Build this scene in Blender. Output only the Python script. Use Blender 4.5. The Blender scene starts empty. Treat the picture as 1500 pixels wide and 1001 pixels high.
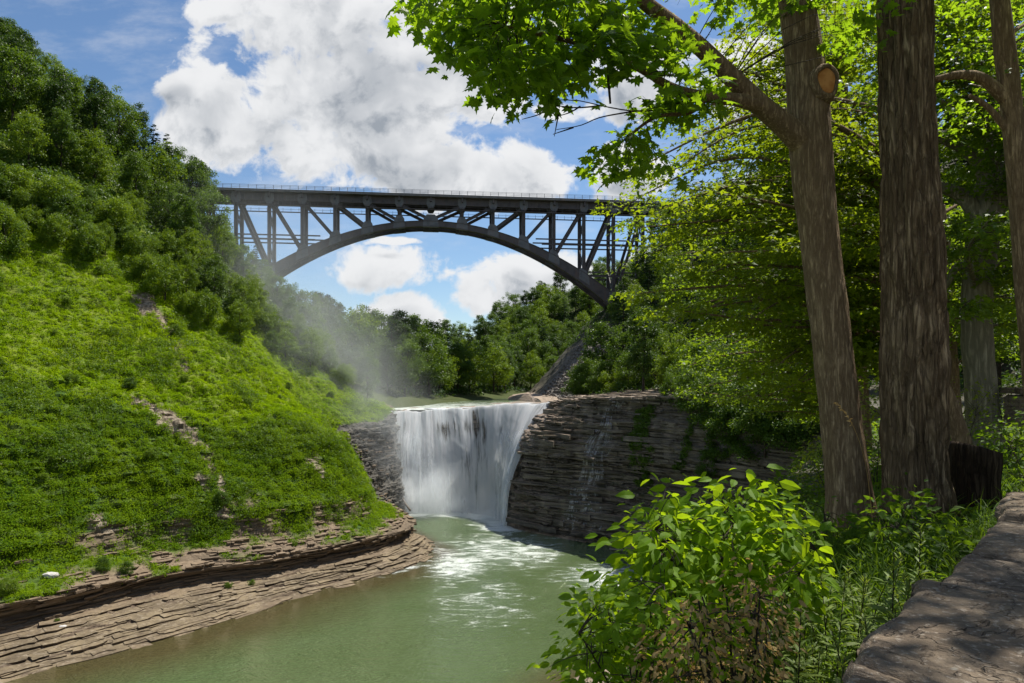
"""Gorge with a waterfall under a steel arch bridge, seen over a stone parapet: built entirely in code."""
SUNAZ, SUNEL, EXPO, CLOUDS = 52.0, 62.0, .62, .61
import bpy, math, random
import numpy as np
from mathutils import Vector, Matrix

SC = bpy.context.scene
COL = SC.collection
rng = np.random.default_rng(11)
random.seed(5)
CAMZ, HZ = 27.0, 555.0          # eye height above the lower river, pixel row of the horizon


def P(px, py, Y):
    return np.array([(px - 750) / 1000 * Y, Y, CAMZ + (HZ - py) / 1000 * Y])


def G(px, py, Z):
    Y = (CAMZ - Z) * 1000 / (py - HZ)
    return np.array([(px - 750) / 1000 * Y, Y, Z])


def proj(V):
    Y = np.maximum(V[:, 1], .01)
    return 750 + 1000 * V[:, 0] / Y, HZ - 1000 * (V[:, 2] - CAMZ) / Y


# ------------------------------------------------------------------ noise
def _h(ix, iy, iz, s):
    n = (ix * 374761393 + iy * 668265263 + iz * 2147483647 + s * 974634777) & 0xFFFFFFFF
    n = ((n ^ (n >> 13)) * 1274126177) & 0xFFFFFFFF
    n = ((n ^ (n >> 16)) * 2246822519) & 0xFFFFFFFF
    return ((n ^ (n >> 15)) & 0xFFFFFF) / float(0xFFFFFF)


def vnoise(p, seed=0):
    p = np.asarray(p, float)
    i = np.floor(p).astype(np.int64)
    f = p - i
    f = f * f * f * (f * (f * 6 - 15) + 10)
    r = 0
    for dx in (0, 1):
        wx = f[:, 0] if dx else 1 - f[:, 0]
        for dy in (0, 1):
            wy = f[:, 1] if dy else 1 - f[:, 1]
            for dz in (0, 1):
                wz = f[:, 2] if dz else 1 - f[:, 2]
                r = r + wx * wy * wz * _h(i[:, 0] + dx, i[:, 1] + dy, i[:, 2] + dz, seed)
    return r * 2 - 1


def fbm(p, octv=4, seed=0, gain=.5):
    p = np.asarray(p, float)
    a, s, t = 1.0, 0, 0
    for o in range(octv):
        s = s + a * vnoise(p * 2 ** o + o * 17.3, seed + o)
        t += a
        a *= gain
    return s / t


# ------------------------------------------------------------------ meshes
class Geo:
    def __init__(self):
        self.v, self.f, self.n, self.uv = [], [], 0, []

    def add(self, V, F):
        V = np.asarray(V, float)
        F = [F] if isinstance(F, np.ndarray) else F
        for f in F:
            self.f.append(np.asarray(f, np.int64) + self.n)
        self.v.append(V)
        self.n += len(V)
        return self

    def build(self, name, mat=None, parent=None, smooth=False, attr=None, uvv=None):
        V = np.concatenate(self.v) if self.v else np.zeros((0, 3))
        if parent is not None and parent.get('_loc') is not None:
            V = V - np.array(parent['_loc'])
        me = bpy.data.meshes.new(name)
        me.vertices.add(len(V))
        me.vertices.foreach_set('co', V.astype(np.float32).ravel())
        loops = np.concatenate([f.ravel() for f in self.f])
        tot = np.concatenate([np.full(len(f), f.shape[1]) for f in self.f])
        me.loops.add(len(loops))
        me.loops.foreach_set('vertex_index', loops.astype(np.int32))
        me.polygons.add(len(tot))
        me.polygons.foreach_set('loop_start', (np.cumsum(tot) - tot).astype(np.int32))
        me.polygons.foreach_set('loop_total', tot.astype(np.int32))
        me.polygons.foreach_set('use_smooth', np.full(len(tot), smooth))
        if attr:
            for k, a in attr.items():
                at = me.attributes.new(k, 'FLOAT', 'POINT')
                at.data.foreach_set('value', np.asarray(a, np.float32))
        if uvv is not None:
            ul = me.uv_layers.new(name='UVMap')
            ul.data.foreach_set('uv', np.asarray(uvv, np.float32)[loops].ravel())
        me.update(calc_edges=True)
        me.validate()
        if mat:
            me.materials.append(mat)
        o = bpy.data.objects.new(name, me)
        COL.objects.link(o)
        if parent is not None:
            o.parent = parent
        return o


def thing(name, label, cat, loc=(0, 0, 0), group=None, rz=0, local=False):
    o = bpy.data.objects.new(name, None)
    COL.objects.link(o)
    o.empty_display_size = .3
    o.location = loc
    o.rotation_euler = (0, 0, rz)
    o['label'], o['category'] = label, cat
    if group:
        o['group'] = group
    if not local:
        o['_loc'] = [float(c) for c in loc]     # parts are modelled in place and shifted to this base
    return o


def tag(o, label=None, cat=None, group=None, kind=None):
    for k, v in (('label', label), ('category', cat), ('group', group), ('kind', kind)):
        if v:
            o[k] = v
    return o


def dup(root, loc, rz, sc=(1, 1, 1), label=None, group=None):
    r = root.copy()
    COL.objects.link(r)
    r.location, r.rotation_euler, r.scale = loc, (0, 0, rz), sc
    if label:
        r['label'] = label
    if group:
        r['group'] = group
    for ch in list(root.children):
        c = ch.copy()
        COL.objects.link(c)
        c.parent = r
    return r


def grid_faces(nu, nv):
    a = np.arange(nu * nv).reshape(nu, nv)
    return np.stack([a[:-1, :-1], a[1:, :-1], a[1:, 1:], a[:-1, 1:]], -1).reshape(-1, 4)


def cr_t(Q, ts):
    Q = np.asarray(Q, float)
    m = len(Q)
    i = np.clip(np.floor(ts).astype(int), 0, m - 2)
    t = (ts - i).reshape((-1,) + (1,) * (Q.ndim - 1))
    g = lambda k: Q[np.clip(k, 0, m - 1)]
    p0, p1, p2, p3 = g(i - 1), g(i), g(i + 1), g(i + 2)
    return .5 * ((2 * p1) + (-p0 + p2) * t + (2 * p0 - 5 * p1 + 4 * p2 - p3) * t ** 2 + (-p0 + 3 * p1 - 3 * p2 + p3) * t ** 3)


def smooth_path(pts, n):
    pts = np.asarray(pts, float)
    d = cr_t(pts, np.linspace(0, len(pts) - 1, 20 * len(pts)))
    L = np.r_[0, np.cumsum(np.linalg.norm(np.diff(d[:, :3], axis=0), axis=1))]
    s = np.linspace(0, L[-1], n)
    return np.stack([np.interp(s, L, d[:, k]) for k in range(d.shape[1])], 1)


def tube(pts, rad, ns=8, bump=None, cap=True):
    pts = np.asarray(pts, float)
    n = len(pts)
    rad = np.broadcast_to(np.asarray(rad, float), (n,))
    T = np.gradient(pts, axis=0)
    T /= np.linalg.norm(T, axis=1)[:, None] + 1e-9
    u = np.cross(T[0], [0.31, .9, .12])
    u /= np.linalg.norm(u)
    a = np.linspace(0, 2 * np.pi, ns, endpoint=False)
    V = np.zeros((n, ns, 3))
    for k in range(n):
        u = u - T[k] * (u @ T[k])
        u /= np.linalg.norm(u) + 1e-9
        w = np.cross(T[k], u)
        V[k] = pts[k] + rad[k] * (np.cos(a)[:, None] * u + np.sin(a)[:, None] * w)
    if bump is not None:
        C = np.repeat(pts[:, None], ns, 1)
        D = V - C
        q = np.stack([np.cos(a)[None] * np.ones((n, 1)), np.sin(a)[None] * np.ones((n, 1)),
                      np.repeat(np.r_[0, np.cumsum(np.linalg.norm(np.diff(pts, axis=0), axis=1))][:, None], ns, 1)], -1)
        V = C + D * (1 + bump(q.reshape(-1, 3)).reshape(n, ns, 1))
    idx = np.arange(n * ns).reshape(n, ns)
    nx = np.roll(idx, -1, 1)
    F = [np.stack([idx[:-1], nx[:-1], nx[1:], idx[1:]], -1).reshape(-1, 4)]
    V = V.reshape(-1, 3)
    if cap:
        F += [idx[-1][None, :], idx[0][::-1][None, :]]
    return V, F


def box(c0, c1):
    x0, y0, z0 = c0
    x1, y1, z1 = c1
    V = np.array([[x0, y0, z0], [x1, y0, z0], [x1, y1, z0], [x0, y1, z0], [x0, y0, z1], [x1, y0, z1], [x1, y1, z1], [x0, y1, z1]])
    return V, np.array([[0, 3, 2, 1], [4, 5, 6, 7], [0, 1, 5, 4], [1, 2, 6, 5], [2, 3, 7, 6], [3, 0, 4, 7]])


def beam(a, b, w, d, up=(0, 1, 0)):
    """rectangular bar from a to b; w across (in the truss plane), d along `up`"""
    a, b, up = np.array(a, float), np.array(b, float), np.array(up, float)
    t = (b - a) / np.linalg.norm(b - a)
    s = np.cross(t, up)
    s /= np.linalg.norm(s)
    q = np.cross(s, t)
    V = []
    for e in (a, b):
        for i, j in ((-1, -1), (1, -1), (1, 1), (-1, 1)):
            V.append(e + s * i * w / 2 + q * j * d / 2)
    return np.array(V), np.array([[0, 3, 2, 1], [4, 5, 6, 7], [0, 1, 5, 4], [1, 2, 6, 5], [2, 3, 7, 6], [3, 0, 4, 7]])


# leaf outlines: x along the leaf, y across, z lift
def _fan(out, mid):
    V = np.array([mid] + out, float)
    n = len(out)
    return V, np.array([[0, 1 + k, 1 + (k + 1) % n] for k in range(n)])


DIAMOND = (np.array([[0, 0, 0], [.42, .3, .09], [1, 0, -.04], [.42, -.3, .09]], float), np.array([[0, 2, 1], [0, 3, 2]]))
OVATE = _fan([(0, 0, 0), (.22, -.22, .05), (.55, -.25, .04), (.82, -.13, -.03), (1.02, 0, -.12), (.82, .13, -.03), (.55, .25, .04), (.22, .22, .05)], (.5, 0, 0))
LANCE = (np.array([[0, 0, 0], [.35, .085, .03], [.7, .06, -.04], [1, 0, -.18], [.7, -.06, -.04], [.35, -.085, .03]], float),
         np.array([[0, 5, 1], [1, 5, 4], [1, 4, 2], [2, 4, 3]]))
BLADE = (np.array([[0, -.02, 0], [0, .02, 0], [.35, .022, .06], [.35, -.022, .06], [.7, .016, .03], [.7, -.016, .03], [1, 0, -.12]], float),
         np.array([[0, 3, 2], [0, 2, 1], [3, 5, 4], [3, 4, 2], [5, 6, 4]]))
MAPLE = _fan([(0, 0, 0), (-.06, -.26, -.03), (.14, -.2, 0), (.2, -.5, -.07), (.36, -.34, -.01), (.45, -.52, -.06), (.5, -.16, 0), (.7, -.24, -.04), (.74, -.1, -.02), (1, 0, -.1),
              (.74, .1, -.02), (.7, .24, -.04), (.5, .16, 0), (.45, .52, -.06), (.36, .34, -.01), (.2, .5, -.07), (.14, .2, 0), (-.06, .26, -.03)], (.3, 0, .03))
STAR5 = _fan([(0, 0, 0), (.1, -.18, 0), (.25, -.46, -.05), (.42, -.2, 0), (1, 0, -.08), (.42, .2, 0), (.25, .46, -.05), (.1, .18, 0)], (.35, 0, .03))


def norm(a):
    return a / (np.linalg.norm(a, axis=-1, keepdims=True) + 1e-9)


def add_leaves(g, pos, d, nrm, size, tmpl, wid=1.0):
    TV, TF = tmpl
    n = len(pos)
    if n == 0:
        return
    x = norm(d)
    z = norm(nrm - x * (nrm * x).sum(1, keepdims=True))
    y = np.cross(z, x)
    s = np.broadcast_to(np.asarray(size, float), (n,))[:, None, None]
    V = pos[:, None] + s * (TV[None, :, :1] * x[:, None] + wid * TV[None, :, 1:2] * y[:, None] + TV[None, :, 2:] * z[:, None])
    F = TF[None] + (np.arange(n) * len(TV))[:, None, None]
    g.add(V.reshape(-1, 3), F.reshape(-1, TF.shape[1]))


def rvec(n):
    return norm(rng.normal(size=(n, 3)))


# ------------------------------------------------------------------ node helpers
class NT:
    def __init__(self, tree):
        self.t, self.N, self.L = tree, tree.nodes, tree.links
        self.N.clear()

    def n(self, typ, ins=None, **props):
        nd = self.N.new(typ)
        for k, v in props.items():
            setattr(nd, k, v)
        for k, v in (ins or {}).items():
            self.put(nd.inputs[k], v)
        return nd

    def put(self, sock, v):
        if hasattr(v, 'is_output'):
            self.L.new(v, sock)
        elif isinstance(v, bpy.types.Node):
            self.L.new(v.outputs[0], sock)
        else:
            if sock.type == 'RGBA' and len(v) == 3:
                v = (*v, 1)
            sock.default_value = v

    def m(self, op, a, b=None, c=None, clamp=False):
        nd = self.N.new('ShaderNodeMath')
        nd.operation, nd.use_clamp = op, clamp
        for i, v in enumerate((a, b, c)):
            if v is not None:
                self.put(nd.inputs[i], v)
        return nd.outputs[0]

    def vm(self, op, a, b=None):
        nd = self.N.new('ShaderNodeVectorMath')
        nd.operation = op
        self.put(nd.inputs[0], a)
        if b is not None:
            self.put(nd.inputs[3 if op == 'SCALE' else 1], b)
        return nd.outputs[1 if op in ('LENGTH', 'DOT_PRODUCT') else 0]

    def mix(self, f, a, b, typ='MIX'):
        nd = self.N.new('ShaderNodeMix')
        nd.data_type, nd.blend_type = 'RGBA', typ
        self.put(nd.inputs[0], f)
        self.put(nd.inputs[6], a)
        self.put(nd.inputs[7], b)
        return nd.outputs[2]

    def ss(self, x, lo, hi, a=0., b=1.):
        nd = self.N.new('ShaderNodeMapRange')
        nd.interpolation_type = 'SMOOTHSTEP'
        for i, v in enumerate((x, lo, hi, a, b)):
            self.put(nd.inputs[i], v)
        return nd.outputs[0]

    def noise(self, vec, scale=1., detail=4., rough=.55, dist=0., out=0):
        nd = self.n('ShaderNodeTexNoise', {'Vector': vec, 'Scale': scale, 'Detail': detail, 'Roughness': rough, 'Distortion': dist})
        return nd.outputs[out]

    def mul(self, vec, s):
        return self.vm('MULTIPLY', vec, s)

    def ramp(self, f, stops):
        nd = self.N.new('ShaderNodeValToRGB')
        self.put(nd.inputs[0], f)
        e = nd.color_ramp.elements
        while len(e) < len(stops):
            e.new(.5)
        for k, (p, c) in enumerate(stops):
            e[k].position, e[k].color = p, (*c, 1)
        return nd.outputs[0]

    def pos(self):
        return self.n('ShaderNodeNewGeometry').outputs['Position']

    def sep(self, v):
        return self.n('ShaderNodeSeparateXYZ', {0: v}).outputs

    def comb(self, x, y, z):
        return self.n('ShaderNodeCombineXYZ', {0: x, 1: y, 2: z}).outputs[0]

    def bump(self, h, strength=.5, dist=.1):
        return self.n('ShaderNodeBump', {'Height': h, 'Strength': strength, 'Distance': dist}).outputs[0]

    def bsdf(self, col, rough=.8, spec=.3, normal=None, **kw):
        nd = self.n('ShaderNodeBsdfPrincipled', {'Base Color': col, 'Roughness': rough, 'Specular IOR Level': spec})
        if normal is not None:
            self.put(nd.inputs['Normal'], normal)
        for k, v in kw.items():
            self.put(nd.inputs[k.replace('_', ' ')], v)
        return nd.outputs[0]

    def out(self, s, sock='Surface'):
        self.put(self.n('ShaderNodeOutputMaterial').inputs[sock], s)


def new_mat(name):
    m = bpy.data.materials.new(name)
    m.use_nodes = True
    return m, NT(m.node_tree)


def leaf_mat(name, ca, cb, tr, trf=.45, rough=.45, spec=.25, scale=.25, obj=0.0, clear=None):
    """two-sided leaf: diffuse front, light glowing through; hue drifts leaf to leaf and patch to patch"""
    m, t = new_mat(name)
    geo = t.n('ShaderNodeNewGeometry')
    r = geo.outputs['Random Per Island']
    nz = t.ss(t.noise(geo.outputs['Position'], scale, 3), .35, .65)
    f = t.m('ADD', t.m('MULTIPLY', r, .55), t.m('MULTIPLY', nz, .45))
    if obj:
        ob = t.n('ShaderNodeObjectInfo').outputs['Random']
        f = t.m('ADD', t.m('MULTIPLY', f, 1 - obj), t.m('MULTIPLY', ob, obj))
    c = t.mix(f, ca, cb)
    f2 = t.mix(f, tuple(np.array(tr) * .8), tuple(np.array(tr) * np.array([1.25, 1.12, .9])))
    p = t.bsdf(c, rough, spec)
    tl = t.n('ShaderNodeBsdfTranslucent', {'Color': f2}).outputs[0]
    t.out(t.n('ShaderNodeMixShader', {0: trf, 1: p, 2: tl}).outputs[0])
    return m
# ------------------------------------------------------------------ camera, sun, sky
cam = bpy.data.cameras.new('camera')
cam.lens, cam.sensor_width = 24.0, 36.0
cam.shift_y = (HZ - 500.5) / 1500
cam.clip_start, cam.clip_end = .05, 6000
co = bpy.data.objects.new('camera', cam)
co.location, co.rotation_euler = (0, 0, CAMZ), (math.pi / 2, 0, 0)
COL.objects.link(co)
SC.camera = co
SUN_AZ, SUN_EL = math.radians(SUNAZ), math.radians(SUNEL)       # azimuth clockwise from +Y
SDIR = Vector((math.sin(SUN_AZ) * math.cos(SUN_EL), math.cos(SUN_AZ) * math.cos(SUN_EL), math.sin(SUN_EL)))
sl = bpy.data.lights.new('sun', 'SUN')
sl.energy, sl.angle, sl.color = 5.0, math.radians(.5), (1, .955, .87)
so = bpy.data.objects.new('sun', sl)
so.rotation_euler = SDIR.to_track_quat('Z', 'Y').to_euler()
so.location = (60, 60, 160)
COL.objects.link(so)

w = bpy.data.worlds.new('World')
SC.world = w
w.use_nodes = True
t = NT(w.node_tree)
sky = t.n('ShaderNodeTexSky', sky_type='NISHITA', sun_disc=False, sun_elevation=SUN_EL, sun_rotation=SUN_AZ, altitude=300,
          air_density=1.0, dust_density=.3, ozone_density=2.5)
gam = t.n('ShaderNodeHueSaturation', {'Saturation': 1.08, 'Value': 1.0, 'Color': sky.outputs[0]})
D = t.n('ShaderNodeTexCoord').outputs['Generated']
sx, sy, sz = t.sep(D)
iy = t.m('MAXIMUM', sy, .08)
U = t.comb(t.m('DIVIDE', sx, iy), t.m('DIVIDE', sz, iy), 0)      # direction on the northern sky
fwd = t.ss(sy, .1, .3)
# cumulus: where the cloud heads stand in the northern sky (right, up, half width, half height)
BL = [(500, 130, 262, 155), (420, 40, 130, 120), (640, 110, 165, 120), (560, 10, 220, 150), (330, 170, 110, 90), (545, 222, 205, 60),
      (735, 265, 165, 58), (640, 250, 90, 62), (595, 398, 100, 36), (545, 405, 65, 26), (770, 412, 110, 42), (720, 440, 60, 34), (860, 405, 100, 46),
      (585, 458, 66, 34), (600, 482, 64, 22), (950, 115, 100, 65), (1080, 130, 110, 80), (268, 135, 50, 30), (330, 15, 70, 30),
      (575, 362, 40, 8), (1250, 300, 200, 90), (830, 155, 60, 22), (930, 250, 70, 40)]


def cloud_group():
    gt = bpy.data.node_groups.new('cloud_density', 'ShaderNodeTree')
    gt.interface.new_socket('UV', in_out='INPUT', socket_type='NodeSocketVector')
    gt.interface.new_socket('Density', in_out='OUTPUT', socket_type='NodeSocketFloat')
    gt.interface.new_socket('Broad', in_out='OUTPUT', socket_type='NodeSocketFloat')
    g = NT(gt)
    i = g.n('NodeGroupInput').outputs[0]
    wv = g.n('ShaderNodeTexNoise', {'Vector': i, 'Scale': 7.0, 'Detail': 3.0})
    wp = g.vm('ADD', i, g.vm('SCALE', g.vm('SUBTRACT', wv.outputs['Color'], (.5, .5, .5)), .07))
    best = None
    for cx, cy, rx, ry in BL:
        dv = g.mul(g.vm('SUBTRACT', wp, ((cx - 750) / 1000, (HZ - cy) / 1000, 0)), (1000 / rx, 1000 / ry, 0))
        b = g.m('SUBTRACT', 1.0, g.vm('DOT_PRODUCT', dv, dv))
        b = g.m('MAXIMUM', b, -1.2)
        best = b if best is None else g.m('SMOOTH_MAX', best, b, .25)
    n1 = g.noise(wp, 9.0, 9, .58)
    n2 = g.noise(g.vm('ADD', wp, (3.1, 7.7, 0)), 19.0, 6, .55)
    bil = g.m('ABSOLUTE', g.m('SUBTRACT', n2, .5))
    dd = g.m('ADD', g.m('MULTIPLY', best, .62), g.m('MULTIPLY', g.m('SUBTRACT', n1, .53), 3.0))
    dd = g.m('ADD', dd, g.m('MULTIPLY', g.m('SUBTRACT', .12, bil), .9))
    o = g.n('NodeGroupOutput')
    g.put(o.inputs[0], dd)
    br = g.m('ADD', g.m('MULTIPLY', best, .55), g.m('MULTIPLY', g.m('SUBTRACT', g.noise(wp, 8.0, 5, .5), .47), 3.0))
    g.put(o.inputs[1], br)
    return gt


CG = cloud_group()


def cden(uv):
    nd = t.N.new('ShaderNodeGroup')
    nd.node_tree = CG
    t.put(nd.inputs[0], uv)
    return nd.outputs


d0 = cden(U)
d1 = cden(t.vm('ADD', U, (.008, .022, 0)))
alpha = t.m('MULTIPLY', t.ss(d0[0], -.02, .32), fwd)
veil = t.m('MULTIPLY', t.ss(t.noise(t.mul(U, (1.5, 4, 1)), 3.2, 8, .62), .46, .8), .45)     # thin high cloud
back = t.m('MULTIPLY', t.ss(t.noise(D, 3.0, 8, .6), .5, .62), t.m('SUBTRACT', 1.0, fwd))
alpha = t.m('MAXIMUM', t.m('MAXIMUM', alpha, veil), back)
alpha = t.m('MULTIPLY', alpha, t.ss(sz, -.02, .05))
under = t.ss(t.m('SUBTRACT', d1[0], d0[0]), -.12, .5)
thick = t.m('MULTIPLY', t.ss(d1[1], .08, 1.15), t.ss(d0[1], .0, .7))
thick = t.m('ADD', t.m('MULTIPLY', thick, .72), t.m('MULTIPLY', t.m('MULTIPLY', under, t.ss(d0[0], .1, .5)), .5), clamp=True)                # cloud between this spot and the sun
white = t.mix(thick, (.92, .93, .945), (.36, .40, .455))
skyb = t.n('ShaderNodeBackground', {'Color': gam.outputs[0], 'Strength': .085}).outputs[0]
clb = t.n('ShaderNodeBackground', {'Color': white, 'Strength': CLOUDS}).outputs[0]
ms = t.n('ShaderNodeMixShader', {0: alpha, 1: skyb, 2: clb}).outputs[0]
t.put(t.n('ShaderNodeOutputWorld').inputs[0], ms)

SC.view_settings.view_transform = 'Standard'
SC.view_settings.look = 'None'
SC.view_settings.gamma = 1
SC.view_settings.exposure = EXPO
SC.view_settings.use_curve_mapping = False
cy = SC.cycles
cy.max_bounces, cy.diffuse_bounces, cy.glossy_bounces, cy.transmission_bounces, cy.transparent_max_bounces, cy.volume_bounces = 8, 4, 3, 5, 24, 3
cy.use_denoising = True
cy.sample_clamp_indirect = 6
# ------------------------------------------------------------------ terrain nets
def net(S, su, sv):
    S = np.array(S, float)
    ts = np.concatenate([np.linspace(i, i + 1, n, endpoint=False) for i, n in enumerate(su)] + [[len(su)]])
    V = cr_t(S, ts)
    rs = np.concatenate([np.linspace(i, i + 1, n, endpoint=False) for i, n in enumerate(sv)] + [[len(sv)]])
    i = np.clip(np.floor(rs).astype(int), 0, S.shape[1] - 2)
    f = (rs - i)[None, :, None]
    V = V[:, i] * (1 - f) + V[:, i + 1] * f
    return V, ts, rs


def net_normals(V, flip=1):
    du, dv = np.gradient(V, axis=0), np.gradient(V, axis=1)
    return norm(np.cross(du, dv)) * flip


def layer(z, th, seed):
    q = z / th
    i = np.floor(q)
    f = q - i
    a = _h(i.astype(np.int64), 0 * i.astype(np.int64), 3 + 0 * i.astype(np.int64), seed) * 2 - 1
    b = _h(i.astype(np.int64) + 1, 0 * i.astype(np.int64), 3 + 0 * i.astype(np.int64), seed) * 2 - 1
    k = np.clip((f - .9) / .1, 0, 1)
    return a * (1 - k) + b * k


def rowval(rs, vals):
    return np.interp(rs, np.arange(len(vals)), vals)


def blocks(z, s, th, wd, seed):
    i = np.floor(z / th).astype(np.int64)
    c = np.floor(s / wd + _h(i, i * 0, i * 0 + 1, seed) * 7.3).astype(np.int64)
    return _h(i, c, i * 0 + 2, seed) * 2 - 1


def bank_disp(V, rs, amp, lump, flip=1, sc=1.0, seed=0):
    N = net_normals(V, flip)
    H = N.copy()
    H[..., 2] = 0
    H = norm(H)
    X = V.reshape(-1, 3)
    zz = X[:, 2] + .5 * fbm(X * (.05, .05, 0), 3, seed + 3)
    brk = 1 + .8 * fbm(X * (.35, .35, .8), 3, seed + 8)
    k1 = int(np.argmin(abs(rs - 1)))
    s = np.r_[0, np.cumsum(np.linalg.norm(np.diff(V[:, k1], axis=0), axis=1))]
    s = np.repeat(s[:, None], V.shape[1], 1).ravel() + .5 * fbm(X * .5, 2, seed + 12)
    d = (.42 * layer(zz, .47 * sc, seed + 1) + .3 * layer(zz + .2, 1.6 * sc, seed + 2) + .22 * layer(zz + .1, .21 * sc, seed + 4)) * brk
    d = d + .5 * blocks(zz, s, .62 * sc, 2.6, seed + 20) + .36 * blocks(zz + .3, s, .33 * sc, 1.1, seed + 21) + .42 * blocks(zz, s, 2.7 * sc, 7.5, seed + 22)
    d = d.reshape(V.shape[:2]) * amp[None, :]
    l = (fbm(X * .16, 5, seed + 5, .55) + .45 * fbm(X * .9, 4, seed + 6)).reshape(V.shape[:2]) * lump[None, :]
    return V + H * d[..., None] + N * l[..., None]


def terrace(V, mask, step, seed=0, wob=.9):
    X = V.reshape(-1, 3)
    q = (X[:, 2] + wob * step * (1.3 * fbm(X * (.07, .07, 0), 3, seed) + .22 * fbm(X * (.7, .7, 0), 5, seed + 7))) / step
    q = q + .33 * np.sin(q * 2.1 + 1) + .2 * np.sin(q * 5.3)
    i = np.floor(q)
    f = q - i
    z = X[:, 2] + (np.clip((f - .88) / .12, 0, 1) - f) * step * np.clip(.55 + 1.5 * fbm(X * (.12, .12, 0), 4, seed + 9), .05, 1.1)
    m = np.broadcast_to(mask[None, :], V.shape[:2]).ravel()
    X = X.copy()
    X[:, 2] = X[:, 2] * (1 - m) + m * (z + .03 * fbm(X * 1.3, 3, seed + 1))
    return X.reshape(V.shape)


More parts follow.
